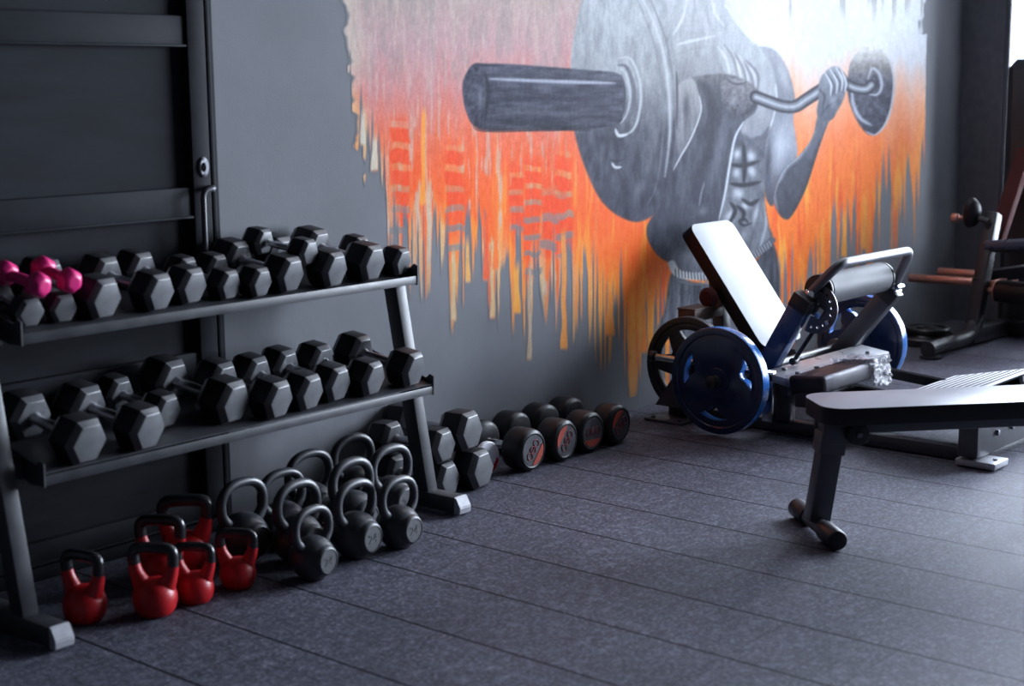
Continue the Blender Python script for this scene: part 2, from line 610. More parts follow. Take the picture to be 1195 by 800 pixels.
XA, XB = -0.655, 0.897
SH = {'top': (0.630, 0.8030, 0.31, 0.782, 0.811), 'low': (0.565, 0.439, 0.31, 0.403, 0.431)}
for key, (yf, zf, depth, lz0, lz1) in SH.items():
    g = G()
    xm, xl = (XA + XB) / 2, XB - XA
    c = rk(xm, yf + depth / 2, zf + 0.1 * depth - 0.002)
    g.box(c, (xl, depth * math.sqrt(1.04), 0.004), rot=(TILT, 0, 0))
    g.box(rk(xm, yf, (lz0 + lz1) / 2), (xl, 0.004, lz1 - lz0), bevel=0.0015)
    g.box(rk(xm, yf + depth, zf + 0.2 * depth + 0.01), (xl, 0.004, 0.045), bevel=0.0015)
    g.box(rk(xm, yf + 0.006, lz0 + 0.002), (xl, 0.012, 0.004))
    tray = obj('shelf', g, M_RACK, rack, world=False)
    for xe in (XA, XB):
        g = G()
        b = bmesh.new()
        prof = [(yf - 0.004, lz0 - 0.003), (yf - 0.006, lz1 + 0.034), (yf + 0.012, lz1 + 0.041), (yf + 0.03, lz1 + 0.026),
                (yf + depth + 0.004, zf + 0.2 * depth + 0.035), (yf + depth + 0.004, zf + 0.2 * depth - 0.03), (yf + 0.06, lz0 - 0.003)]
        va = [b.verts.new(rk(xe - 0.0025, y, z)) for y, z in prof]
        vb = [b.verts.new(rk(xe + 0.0025, y, z)) for y, z in prof]
        b.faces.new(va); b.faces.new(vb[::-1])
        for i in range(len(prof)):
            j = (i + 1) % len(prof)
            b.faces.new((va[i], vb[i], vb[j], va[j]))
        bmesh.ops.recalc_face_normals(b, faces=b.faces[:])
        g._add(b)
        if xe == XA:                   # welded bracket reaching the left upright
            g.box(rk(-0.68, yf + 0.12, zf - 0.03 + 0.024), (0.05, 0.06, 0.05), bevel=0.003)
        obj('shelf_end_plate', g, M_RACK, tray, world=False)

# --------------------------------------------------------------------------
# hexagonal dumbbells: modelled lying along +y, front face at y = 0, resting on z = 0, apothem 0.06
# --------------------------------------------------------------------------
A0 = 0.06


def hex_head(y0, y1, ap=A0, cham=0.018, inner=0.79, rnd=0.0018):
    r = ap / math.cos(PI / 6)
    g = G()
    M = Matrix.Translation((0, y0, ap)) @ Matrix.Rotation(R(-90), 4, 'X')
    d = y1 - y0
    b = G()
    b.lathe([(0, 0), (r * inner, 0), (r, cham), (r, d - cham), (r * inner, d), (0, d)], M, 6)
    bm = b.bm
    ed = [e for e in bm.edges if len(e.link_faces) == 2 and e.calc_face_angle(0) > R(15)]
    bmesh.ops.bevel(bm, geom=ed, offset=rnd, segments=2, affect='EDGES', profile=0.5, clamp_overlap=True)
    return b


def make_hex(label, group, chrome=False, L=0.315, hl=0.098):
    t = thing('hex_dumbbell', label, 'dumbbell', group=group)
    for y0, y1 in ((0, hl), (L - hl, L)):
        hd = obj('head', hex_head(y0, y1), [M_HEX, M_HEXSIDE], t, world=False, smooth=28)
        for f in hd.data.polygons:
            if abs(f.normal.y) < 0.2:
                f.material_index = 1
    g = G()
    n = 15
    pts = [(0, hl - 0.005 + (L - 2 * hl + 0.01) * i / (n - 1), A0) for i in range(n)]
    rs = [0.0135 + 0.0035 * math.sin(PI * i / (n - 1)) for i in range(n)]
    rs[0] = rs[1] = rs[-1] = rs[-2] = 0.019
    g.tube(pts, rs, 18)
    obj('handle', g, M_CHROME if chrome else M_KNURL, t, world=False)
    return t


def place_on_tray(proto, key, x, y, ap, label, rz=0.20, rx=TILT, L=None):
    """rests on the sloping tray; (x, y) is the middle of the front face."""
    yf, zf, depth, _, _ = SH[key]
    s = ap / A0
    y0 = y - YAW * (x - 0.1)
    # contact point of the face's lower edge, moved off the tray by the apothem along the tray normal
    nrm = Vector((0, -math.sin(TILT), math.cos(TILT)))
    base_y = y0 + math.sin(TILT) * ap
    base = Vector((x, base_y + YAW * (x - 0.1), zf + 0.2 * (base_y - yf) + 0.0012))
    return dup(proto, base, (rx, 0, YAW + rz), label, s)


GT, GL_, GF = 'hex dumbbells on the top rack shelf', 'hex dumbbells on the lower rack shelf', 'hex dumbbells stacked on the floor'
hexp = make_hex('black hex dumbbell at the right end of the top rack shelf, beside the shelf end', GT)
top = [  # x, y of the front face, apothem, label
    (-0.590, 0.660, 0.040, 'small black hex dumbbell at the left end of the top shelf, under a pink dumbbell'),
    (-0.485, 0.660, 0.040, 'small black hex dumbbell second from left on the top shelf, under a pink one'),
    (-0.364, 0.638, 0.059, 'large grey-faced hex dumbbell on the top shelf, just right of the pink dumbbells'),
    (-0.174, 0.642, 0.056, 'grey-faced hex dumbbell on the top shelf, second to the right of the pink dumbbells'),
    (-0.038, 0.662, 0.055, 'grey-faced hex dumbbell on the top shelf below the door handle'),
    (0.098, 0.660, 0.046, 'slim hex dumbbell on the top shelf, first one right of the door frame'),
    (0.208, 0.644, 0.047, 'slim hex dumbbell on the top shelf, just left of the dumbbell lying on top'),
    (0.335, 0.645, 0.058, 'hex dumbbell on the top shelf, under the front head of the one lying across'),
    (0.517, 0.638, 0.059, 'large hex dumbbell on the top shelf, third from the right end'),
    (0.697, 0.646, 0.062, 'biggest hex dumbbell on the top shelf, second from the right end'),
]
place = []
for x, y, ap, lab in top:
    place_on_tray(hexp, 'top', x, y, ap, lab, rz=0.0 if x < -0.45 else 0.20)
o = place_on_tray(hexp, 'top', 0.856, 0.668, 0.0475, 'small black hex dumbbell at the right end of the top rack shelf')
bpy.data.objects.remove(hexp.children[0]); bpy.data.objects.remove(hexp.children[0]); bpy.data.objects.remove(hexp.children[0])
bpy.data.objects.remove(hexp)
hexp = o

low = [
    (-0.522, 0.527, 0.063, 'black hex dumbbell at the left end of the lower shelf, beside the left upright'),
    (-0.318, 0.530, 0.062, 'large hex dumbbell on the lower shelf, second from the left end'),
    (-0.165, 0.645, 0.051, 'small dark hex dumbbell on the lower shelf, left of the empty gap'),
    (0.034, 0.580, 0.066, 'biggest hex dumbbell on the lower shelf, right of the empty gap'),
    (0.184, 0.548, 0.060, 'hex dumbbell on the lower shelf, fifth from the right end'),
    (0.324, 0.559, 0.058, 'hex dumbbell on the lower shelf, fourth from the right end'),
    (0.462, 0.578, 0.058, 'hex dumbbell on the lower shelf, third from the right end'),
    (0.608, 0.566, 0.058, 'hex dumbbell on the lower shelf, second from the right end'),
    (0.804, 0.569, 0.060, 'hex dumbbell at the right end of the lower shelf, with its handle showing'),
]
for x, y, ap, lab in low:
    o = place_on_tray(hexp, 'low', x, y, ap, lab, rz=0.11 if x < -0.5 else 0.20)
    o['group'] = GL_

# the loose one lying on top of the row, and the pairs stacked on the floor
chp = make_hex('small hex dumbbell with a bright chrome handle lying on top of the top-shelf row', GT, chrome=True, L=0.36, hl=0.105)
chp.scale = (0.70,) * 3
chp.rotation_euler = (R(9), 0, YAW + 0.2)
chp.location = (0.426, 0.668, 0.888)
for (x, y, z, ap, rx, lab) in [
        (1.180, 0.600, 0.0, 0.0710, 0.0, 'big hex dumbbell on the floor right of the rack, lower of the larger pair'),
        (1.160, 0.634, 0.1422, 0.0710, 0.0, 'big hex dumbbell on top of the larger floor pair right of the rack'),
        (1.026, 0.622, 0.0, 0.0615, 0.0, 'hex dumbbell on the floor beside the right rack foot, bottom of smaller pair'),
        (1.018, 0.634, 0.1232, 0.0615, 0.0, 'hex dumbbell on top of the smaller floor pair beside the right rack upright')]:
    o = dup(hexp, (x, y, z + 0.001), (rx, 0, 0.16), lab, ap / A0)
    o['group'] = GF

# pink vinyl dumbbells: rounded six-sided heads
def make_pink(label):
    t = thing('vinyl_dumbbell', label, 'dumbbell', group='pink vinyl dumbbells on the top shelf')
    a = 0.033
    for y0 in (0.0, 0.135):
        g = G()
        r = a / math.cos(PI / 6)
        M = Matrix.Translation((0, y0, a)) @ Matrix.Rotation(R(-90), 4, 'X') @ Matrix.Rotation(R(30), 4, 'Z')
        b = G().lathe([(0, 0), (r * 0.62, 0), (r, 0.017), (r, 0.043), (r * 0.62, 0.06), (0, 0.06)], M, 6)
        bmesh.ops.bevel(b.bm, geom=b.bm.edges[:], offset=0.007, segments=4, affect='EDGES', profile=0.5, clamp_overlap=True)
        obj('head', b, M_PINK, t, world=False, smooth=60)
    g = G()
    g.tube([(0, 0.05 + 0.095 * i / 8, a) for i in range(9)], [0.014 + 0.002 * math.sin(PI * i / 8) for i in range(9)], 16)
    obj('handle', g, M_PINK, t, world=False)
    return t


pk = make_pink('pink vinyl dumbbell at the far left of the top shelf, left of two')
pk.location, pk.rotation_euler = (-0.570, 0.628, 0.8955), (R(10), 0, YAW + 0.10)
dup(pk, (-0.470, 0.638, 0.8955), (R(10), 0, YAW - 0.06), 'pink vinyl dumbbell on the top shelf, the right and higher of two')

# --------------------------------------------------------------------------
# round rubber dumbbells on the floor by the mural wall
# --------------------------------------------------------------------------
def make_round(label):
    r = 0.083
    t = thing('round_dumbbell', label, 'dumbbell', group='round rubber dumbbells in a row on the floor')
    MX = Matrix.Rotation(R(-90), 4, 'X')
    L, hl = 0.335, 0.105
    for y0, s in ((0, 1), (L, -1)):
        prof = [(0, 0.003), (r * 0.74, 0.003), (r * 0.80, 0.0), (r * 0.90, 0.004), (r * 0.97, 0.013), (r, 0.026), (r, hl - 0.026), (r * 0.97, hl - 0.012),
                (r * 0.86, hl - 0.004), (r * 0.76, hl), (0, hl)]
        g = G().lathe(prof, Matrix.Translation((0, y0, r)) @ MX @ Matrix.Diagonal((1, 1, s, 1)), 40)
        bmesh.ops.recalc_face_normals(g.bm, faces=g.bm.faces[:])
        hd = obj('head', g, M_RUBBER, t, world=False, smooth=40)
        g = G().lathe([(0, 0.0), (r * 0.73, 0.0), (r * 0.73, 0.003), (0, 0.003)], Matrix.Translation((0, y0 + (0.0012 if s > 0 else -0.0042), r)) @ MX, 40)
        dc = obj('face_disc', g, M_DISC, hd, world=False)
        if s > 0:
            yb = -0.0006
            rr = r * 0.70
            pts = [(rr * math.cos(a), rr * math.sin(a)) for a in [R(-150) + R(120) * i / 20 for i in range(21)]]
            MP = Matrix.Translation((0, yb + 0.0014, r)) @ Matrix.Rotation(R(90), 4, 'X')
            mk = G().slab([pts], 0.0016, MP)
            obj('brand_patch', mk, M_ORANGE, hd, world=False)
            for q, dx in enumerate((-0.030, 0.0, 0.030)):
                ring = [(dx + 0.0125 * math.cos(2 * PI * i / 24), 0.004 + 0.0165 * math.sin(2 * PI * i / 24), 0.0007) for i in range(24)]
                w = G().tube(ring, 0.0016, 6, closed=True)
                if q == 1:
                    w.box((dx, 0.004, 0.0007), (0.02, 0.0026, 0.0026))
                w.bm.transform(Matrix.Translation((0, yb + 0.0008, r)) @ Matrix.Rotation(R(90), 4, 'X'))
                obj('raised_letter', w, M_DARKRED, hd, world=False)
    g = G()
    g.tube([(0, hl - 0.005 + (L - 2 * hl + 0.01) * i / 10, r) for i in range(11)], [0.02] + [0.0145 + 0.003 * math.sin(PI * i / 8) for i in range(9)] + [0.02], 18)
    obj('handle', g, M_CHROME, t, world=False)
    return t


rp = make_round('round rubber dumbbell on the floor nearest the hex stacks, orange patch at lower right')
SPIN = [(1.484, 0.618, R(-52), 0.00, None),
        (1.690, 0.622, R(128), 0.02, 'round rubber dumbbell second from the rack, orange patch at its upper left'),
        (1.868, 0.628, R(2), -0.02, 'round rubber dumbbell third from the rack, orange patch at the bottom of its face'),
        (2.050, 0.625, R(-218), 0.03, 'round rubber dumbbell at the far right of the row, orange patch at upper right')]


def spin_children(root, ang, r=0.083):
    """turn a round dumbbell about its own axis so its printed face sits at another angle."""
    for c in root.children:
        M = Matrix.Translation((0, 0, r)) @ Matrix.Rotation(ang, 4, 'Y') @ Matrix.Translation((0, 0, -r))
        c.matrix_basis = M @ c.matrix_basis


for x, y, a, rz, lab in reversed(SPIN):
    o = rp if lab is None else dup(rp, (0, 0, 0), (0, 0, 0), lab)
    o.location, o.rotation_euler = (x, y, 0.0008), (0, 0, rz)
    spin_children(o, a)

# small white and red disc standing behind the hex stack
wd = thing('small_disc', 'small white disc with a red crescent wedged between the hex stack and the round dumbbells', 'disc', (1.331, 0.735, 0.0))
rd_ = 0.066
MD = Matrix.Translation((0, 0, rd_)) @ Matrix.Rotation(R(90), 4, 'X')
g = G().lathe([(0, 0), (rd_ - 0.004, 0), (rd_, 0.004), (rd_, 0.018), (rd_ - 0.004, 0.022), (0, 0.022)], MD, 36)
obj('disc_body', g, M_WHITE, wd, world=False)
outer = [(0.058 * math.cos(R(a)), 0.058 * math.sin(R(a))) for a in range(-150, -9, 6)]
inner = [(0.050 * math.cos(R(a)), 0.016 + 0.050 * math.sin(R(a))) for a in range(-20, -141, -6)]
g = G().slab([outer + inner], 0.003, Matrix.Translation((0, 0, 0.0205)))
g.bm.transform(MD)
obj('crescent_mark', g, M_REDP, wd, world=False)

# --------------------------------------------------------------------------
# kettlebells
# --------------------------------------------------------------------------
def make_red_kettlebell(label):
    """vinyl kettlebell 0.22 m tall, handle in the xz plane."""
    t = thing('kettlebell', label, 'kettlebell', group='red vinyl kettlebells under the rack')
    g = G()
    prof = [(0, 0), (0.034, 0), (0.044, 0.004), (0.053, 0.020), (0.058, 0.042), (0.058, 0.060), (0.054, 0.078), (0.046, 0.094), (0.034, 0.106), (0.016, 0.112), (0, 0.113)]
    g.lathe(prof, Matrix.Diagonal((1.14, 1.14, 1, 1)), 40)
    for s in (-1, 1):                       # red horns sweeping up from the shoulders
        pts = [(s * 0.028, 0, 0.072), (s * 0.038, 0, 0.092), (s * 0.048, 0, 0.113), (s * 0.056, 0, 0.134), (s * 0.060, 0, 0.152)]
        g.tube(pts, [0.032, 0.028, 0.0235, 0.0200, 0.0185], 18)
    obj('body', g, M_RED, t, world=False, smooth=50)
    g = G()
    path = fillet([(-0.0598, 0, 0.150), (-0.063, 0, 0.202), (0, 0, 0.206), (0.063, 0, 0.202), (0.0598, 0, 0.150)], 0.046, 9)
    g.tube(path, 0.0178, 18)
    obj('handle', g, M_GRIP, t, world=False, smooth=50)
    return t


red = [   # x, y, scale, rz, label
    (-0.558, 0.541, 0.92, -1.30, 'red kettlebell standing alone at the left, beside the left rack foot'),
    (-0.400, 0.435, 0.94, -1.0, 'red kettlebell in the front row, leftmost of the huddled red group'),
    (-0.264, 0.430, 0.80, -1.0, 'red kettlebell in the middle of the front row of red kettlebells'),
    (-0.103, 0.437, 0.81, -0.95, 'red kettlebell in the front row, next to the black kettlebells'),
    (-0.235, 0.625, 0.98, -0.95, 'red kettlebell standing behind the leftmost one of the huddled group'),
    (-0.098, 0.684, 1.08, -0.75, 'largest red kettlebell, with the widest black handle, at the back of the red group'),
]
x, y, s, rz, lab = red[0]
rk0 = make_red_kettlebell(lab)
rk0.location, rk0.rotation_euler, rk0.scale = (x, y, 0.0005), (0, 0, rz), (s,) * 3
for x, y, s, rz, lab in red[1:]:
    dup(rk0, (x, y, 0.0005), (0, 0, rz), lab, s)


def text_mesh(txt, size, depth):
    cu = bpy.data.curves.new('digits', 'FONT')
    cu.body, cu.size, cu.extrude = txt, size, depth
    cu.align_x, cu.align_y = 'CENTER', 'CENTER'
    ob = bpy.data.objects.new('digits', cu)
    COL.objects.link(ob)
    dg = bpy.context.evaluated_depsgraph_get()
    me = bpy.data.meshes.new_from_object(ob.evaluated_get(dg))
    bpy.data.objects.remove(ob)
    bpy.data.curves.remove(cu)
    g = G()
    g.bm.from_mesh(me)
    bpy.data.meshes.remove(me)
    return g


def make_iron(label, digits='24'):
    """cast kettlebell 0.25 m tall: ball with flat round faces front and back, wide ring handle in the xz plane."""
    t = thing('kettlebell', label, 'kettlebell', group='black iron kettlebells under the rack')
    rb, zc = 0.076, 0.072
    g = G()
    b = bmesh.new()
    bmesh.ops.create_uvsphere(b, u_segments=48, v_segments=32, radius=rb)
    fl = 0.066
    for v in b.verts:
        if v.co.z < -0.066:
            v.co.z = -0.072 + (v.co.z + 0.066) * 0.05
        for sg in (-1, 1):
            if v.co.y * sg > fl:
                v.co.y = sg * (fl + (v.co.y * sg - fl) * 0.05)
    b.transform(Matrix.Translation((0, 0, zc)))
    g._add(b)
    for sg in (-1, 1):                      # short barrel leading to each flat face
        g.lathe([(0.058, -0.02), (0.050, 0.004), (0.045, 0.0105), (0.041, 0.012), (0.039, 0.009), (0, 0.009)],
                Matrix.Translation((0, sg * 0.060, zc)) @ Matrix.Rotation(R(-90 * sg), 4, 'X'), 40)
    body = obj('body', g, M_IRON, t, world=False, smooth=50)
    g = G()
    path = [(-0.038, 0, 0.098), (-0.050, 0, 0.112)]
    for k in range(33):
        a = R(218 - 256 * k / 32)
        ca, sa = math.cos(a), math.sin(a)
        path.append((0.082 * math.copysign(abs(ca) ** 0.86, ca), 0, 0.173 + 0.065 * math.copysign(abs(sa) ** 0.86, sa)))
    path += [(0.050, 0, 0.112), (0.038, 0, 0.098)]
    n = len(path)
    rs = [0.0142 + 0.004 * (abs(2 * i / (n - 1) - 1)) ** 3 for i in range(n)]
    g.tube(path, rs, 18)
    obj('handle', g, M_IRON, t, world=False, smooth=50)
    g = G().lathe([(0, 0), (0.0385, 0), (0.0385, 0.0015), (0, 0.0015)], Matrix.Translation((0, -0.0688, zc)) @ Matrix.Rotation(R(90), 4, 'X'), 40)
    w = text_mesh(digits, 0.042, 0.0012)
    w.bm.transform(Matrix.Translation((0, -0.0706, zc - 0.002)) @ Matrix.Rotation(R(90), 4, 'X'))
    me = bpy.data.meshes.new('x'); w.bm.to_mesh(me); w.bm.free(); g.bm.from_mesh(me); bpy.data.meshes.remove(me)
    obj('weight_mark', g, M_IRONFACE, body, world=False)
    return t


iron = [  # x, y, scale, rz, label
    (0.318, 0.374, 1.00, 0.10, 'black kettlebell in the front row, middle one of three with round faces'),
    (0.090, 0.321, 0.90, 0.10, 'smallest black kettlebell, front row left, lowest ring handle'),
    (0.478, 0.344, 0.93, 0.06, 'black kettlebell at the right end of the front row, next to the rack foot'),
    (0.073, 0.621, 1.06, 0.05, 'black kettlebell at the left end of the black group, beside the red ones'),
    (0.250, 0.640, 1.02, 0.00, 'black kettlebell in the back row, second from the left, mostly hidden'),
    (0.170, 0.477, 1.05, 0.08, 'tall black kettlebell directly behind the smallest one'),
    (0.441, 0.722, 1.08, 0.00, 'black kettlebell against the wall, in the middle of the back row'),
    (0.688, 0.774, 1.08, 0.00, 'black kettlebell against the wall at the right end of the back row'),
    (0.463, 0.543, 1.06, 0.05, 'tall black kettlebell right behind the middle one of the front row'),
    (0.675, 0.575, 1.06, 0.03, 'black kettlebell left of the right upright, a hex head seen through its handle'),
]
x, y, s, rz, lab = iron[0]
ik0 = make_iron(lab)
ik0.location, ik0.rotation_euler, ik0.scale = (x, y, 0.0005), (0, 0, rz), (s,) * 3
for x, y, s, rz, lab in iron[1:]:
    dup(ik0, (x, y, 0.0005), (0, 0, rz), lab, s)

# --------------------------------------------------------------------------
# hip thrust machine in front of the mural (its long side runs away from the wall)
# --------------------------------------------------------------------------
hip = thing('hip_thrust_machine', 'plate-loaded hip thrust machine with tilted backrest in painted-in sheen, grey roller and steel U handle', 'gym machine', (3.02, 0.1, 0))
MY, MZ = 0.392, 0.238                 # pivot height line shared by the loading horns

g = G()                               # charcoal base: skids, rear and front cross members, rear bracket
for x in (2.665, 3.40):
    g.beam((x, 0.78, 0.030), (x, -0.62, 0.030), 0.06, 0.05)
g.box((3.045, 0.76, 0.035), (0.83, 0.06, 0.06), bevel=0.004)
g.box((3.02, -0.642, 0.108), (0.94, 0.08, 0.132), bevel=0.004)
g.beam((3.02, 0.72, 0.06), (3.02, -0.60, 0.10), 0.07, 0.07)
for x in (2.575, 3.465):
    b = bmesh.new()
    pr = [(0.82, 0.055), (0.58, 0.055), (0.635, 0.20), (0.72, 0.20)]
    va = [b.verts.new((x - 0.004, y, z)) for y, z in pr]
    vb = [b.verts.new((x + 0.004, y, z)) for y, z in pr]
    b.faces.new(va); b.faces.new(vb[::-1])
    for i in range(4):
        j = (i + 1) % 4
        b.faces.new((va[i], vb[i], vb[j], va[j]))
    bmesh.ops.recalc_face_normals(b, faces=b.faces[:])
    g._add(b)
base = obj('base_frame', g, M_FRAME, hip)
for (x, y) in ((2.545, 0.72), (3.495, 0.72), (2.65, -0.70), (3.39, -0.70)):
    g = G()
    if y > 0:
        g.box((x, y, 0.006), (0.12, 0.20, 0.012), bevel=0.003)
        bolts = ((x - 0.03, y - 0.07), (x - 0.03, y + 0.07))
    else:
        g.box((x - (0.03 if x < 3 else -0.03), y + 0.03, 0.018), (0.13, 0.16, 0.026), bevel=0.005)
        bolts = ((x - (0.03 if x < 3 else -0.03), y - 0.025),)
    for bx, by in bolts:
        zt = 0.012 if y > 0 else 0.031
        g.cyl((bx, by, zt - 0.002), (bx, by, zt + 0.007), 0.010, seg=6)
    obj('floor_foot', g, M_FRAME if y > 0 else M_SILVER, hip)
for x in (2.72, 2.86, 3.18, 3.32):
    g = G(); g.cyl((x, -0.680, 0.115), (x, -0.694, 0.115), 0.012, seg=6, bev=0.002)
    obj('bolt', g, M_STEEL, base)

g = G()                               # silver cross beam under the seat with its top flange
g.box((3.00, 0.205, 0.240), (0.86, 0.15, 0.034), rot=(R(8), 0, 0), bevel=0.004)
cb = obj('cross_beam', g, M_SILVER, hip)
g = G()
g.box((3.02, 0.215, 0.195), (0.80, 0.07, 0.06), bevel=0.005)
for x in (2.66, 3.40):
    g.box((x, 0.215, 0.11), (0.05, 0.07, 0.14), bevel=0.004)
g.box((3.02, 0.21, 0.13), (0.07, 0.06, 0.12), bevel=0.004)
obj('beam_support', g, M_FRAME, hip)
for x, y in ((2.68, 0.17), (2.68, 0.235), (2.84, 0.17), (3.18, 0.17), (3.30, 0.17)):
    zb = 0.257 + (y - 0.205) * 0.14
    g = G(); g.cyl((x, y, zb - 0.002), (x, y, zb + 0.010), 0.011, seg=6, bev=0.002)
    obj('bolt', g, M_STEEL, cb)

# backrest pad
pa = math.atan2(0.803 - 0.33, 0.875 - 0.51)
top_p, bot_p = Vector((3.075, 0.872, 0.826)), Vector((3.075, 0.47, 0.300))
up = (top_p - bot_p).normalized()
nrm = Vector((0, -up.z, up.y))         # facing the room, upward
MPAD = Matrix.Translation((top_p + bot_p) / 2 - nrm * 0.032) @ Matrix((Vector((1, 0, 0)), up, nrm)).transposed().to_4x4()
g = G()
hw, hl2, rc = 0.175, (top_p - bot_p).length / 2, 0.045
ring = []
for cx, cy, a0 in ((hw - rc, hl2 - rc, 0), (rc - hw, hl2 - rc, 90), (rc - hw, rc - hl2, 180), (hw - rc, rc - hl2, 270)):
    ring += [(cx + rc * math.cos(R(a0 + 15 * i)), cy + rc * math.sin(R(a0 + 15 * i))) for i in range(7)]
g.slab([ring], 0.064, Matrix.Translation((0, 0, -0.032)))
bmesh.ops.bevel(g.bm, geom=[e for e in g.bm.edges if len(e.link_faces) == 2 and e.calc_face_angle(0) > R(60)], offset=0.014, segments=4, affect='EDGES', profile=0.5, clamp_overlap=True)
g.bm.transform(MPAD)
pad = obj('backrest', g, [M_VINYL, M_BLACKVINYL], hip, smooth=60)
Rl = MPAD.to_3x3()
for f in pad.data.polygons:           # front coloured pale as window sheen, border and back left black
    if f.normal.dot(nrm) < 0.80:
        f.material_index = 1
g = G()
g.box((0, 0, -0.038), (0.20, 0.5, 0.012), bevel=0.003)
g.beam((0, 0.12, -0.05), (0, -0.20, -0.05), 0.05, 0.04)
g.bm.transform(MPAD)
g.beam((3.04, 0.74, 0.06), (3.04, 0.81, 0.60), 0.06, 0.06, up=(0, 1, 0))
g.beam((3.04, 0.74, 0.22), (3.04, 0.58, 0.34), 0.05, 0.05)
obj('backrest_support', g, M_FRAME, hip)
g = G()
g.box((2.80, 0.76, 0.44), (0.16, 0.09, 0.05), bevel=0.003)
g.box((2.80, 0.76, 0.469), (0.165, 0.095, 0.008), bevel=0.002)
g.box((2.93, 0.77, 0.43), (0.14, 0.05, 0.04), bevel=0.003)
obj('side_bracket', g, M_BROWN, hip)
g = G().lathe([(0, -0.02), (0.03, -0.018), (0.044, 0), (0.044, 0.02), (0.03, 0.035), (0, 0.037)],
              Matrix.Translation((2.87, 0.735, 0.51)) @ Matrix.Rotation(R(-90), 4, 'Y'), 28)
obj('adjustment_knob', g, M_BURGUNDY, hip)

# swinging arms, loading horns, roller, handle
ARM = {2.70: ((0.345, 0.235), (0.155, 0.570), M_BLUEARM), 3.38: ((0.36, 0.215), (0.100, 0.535), M_FRAME)}
for x, ((y0, z0), (y1, z1), m) in ARM.items():
    g = G()
    g.beam((x, y0, z0), (x, y1, z1), 0.062, 0.085, up=(0, 1, 0.5), bevel=0.005)
    a = obj('swing_arm', g, m, hip)
    d = (Vector((x, y1, z1)) - Vector((x, y0, z0))).normalized()
    g = G()
    e = Vector((x, y1, z1))
    g.beam(e - d * 0.055, e + d * 0.012, 0.068, 0.091, up=(0, 1, 0.5), bevel=0.006)
    obj('arm_cap', g, M_BLACKPL, a)
    g = G()
    s = -1 if x < 3 else 1
    g.cyl((x, MY, MZ), (x + s * 0.33, MY, MZ), 0.0245, bev=0.003)
    g.cyl((x + s * 0.025, MY, MZ), (x + s * 0.05, MY, MZ), 0.045, bev=0.004)
    obj('loading_horn', g, M_STEEL, hip)
    g = G()
    g.cyl((x + s * 0.325, MY, MZ), (x + s * 0.345, MY, MZ), 0.027, bev=0.005)
    obj('horn_end_cap', g, M_BLACKPL, hip)
g = G(); g.cyl((2.70, MY, MZ), (3.38, MY, MZ), 0.022)
obj('pivot_axle', g, M_FRAME, hip)

RY, RZ = 0.128, 0.600
g = G().lathe([(0, 0), (0.058, 0), (0.066, 0.008), (0.066, 0.532), (0.058, 0.540), (0, 0.540)],
              Matrix.Translation((2.775, RY, RZ)) @ Matrix.Rotation(R(90), 4, 'Y'), 48)
rol = obj('roller_pad', g, M_ROLLER, hip)
for xa, xb in ((2.758, 2.776), (3.314, 3.332)):
    g = G(); g.cyl((xa, RY, RZ), (xb, RY, RZ), 0.0665, seg=48, bev=0.005)
    obj('end_disc', g, M_BLACKPL, rol)
g = G(); g.cyl((2.70, RY, RZ - 0.01), (3.38, RY, RZ - 0.01), 0.014)
obj('roller_axle', g, M_CHROME, hip)

g = G()
path = fillet([(2.735, 0.150, 0.585), (2.735, 0.120, 0.620), (2.742, 0.022, 0.722), (3.365, 0.010, 0.722), (3.385, 0.075, 0.600), (3.385, 0.090, 0.560)], 0.055, 10)
g.tube(path, 0.0205, 20)
hd = obj('u_handle', g, M_STEEL, hip, smooth=50)
for x, y, z in ((2.735, 0.150, 0.585), (3.385, 0.090, 0.560)):
    g = G()
    g.cyl((x, y + 0.012, z - 0.030), (x, y - 0.006, z + 0.014), 0.026, bev=0.004)
    g.cyl((x - 0.028, y - 0.022, z - 0.006), (x + 0.028, y - 0.022, z - 0.006), 0.012, seg=6)
    g.box((x, y + 0.01, z - 0.035), (0.06, 0.06, 0.014), rot=(R(-25), 0, 0), bevel=0.003)
    obj('handle_clamp', g, M_CHROME, hd)

# adjuster quadrant with a rim of holes, and its link rod
n = 26
rq = 0.108
arc = [(rq * math.cos(a), rq * math.sin(a)) for a in [R(-115) + R(205) * i / n for i in range(n + 1)]]
inner = [(0.035 * math.cos(a), 0.035 * math.sin(a)) for a in [R(90) - R(205) * i / 12 for i in range(13)]]
holes = []
for k in range(9):
    a = R(-98) + R(20.5) * k
    cx, cy = 0.082 * math.cos(a), 0.082 * math.sin(a)
    holes.append([(cx + 0.0065 * math.cos(2 * PI * i / 12), cy + 0.0065 * math.sin(2 * PI * i / 12)) for i in range(12)])
# quadrant lies in a plane x = const: local x -> -Y (towards the room), local y -> Z
MQ = Matrix.Translation((2.752, 0.140, 0.525)) @ Matrix(((0, 0, 1, 0), (-1, 0, 0, 0), (0, 1, 0, 0), (0, 0, 0, 1)))
g = G().slab([arc + inner] + holes, 0.008, MQ)
q = obj('adjuster_quadrant', g, M_STEEL, hip)
g = G()
g.cyl((2.738, 0.135, 0.545), (2.775, 0.135, 0.545), 0.024, bev=0.004)
g.box((2.745, 0.115, 0.515), (0.03, 0.05, 0.05), rot=(R(30), 0, 0), bevel=0.005)
g.cyl((2.74, 0.075, 0.47), (2.79, 0.075, 0.47), 0.010, bev=0.002)
obj('adjuster_hub', g, M_CHROME, q)
g = G()
g.cyl((2.775, 0.135, 0.45), (2.775, 0.245, 0.285), 0.0095)
g.cyl((2.76, 0.245, 0.285), (2.795, 0.245, 0.285), 0.016, bev=0.003)
obj('link_rod', g, M_BLACKPL, hip)

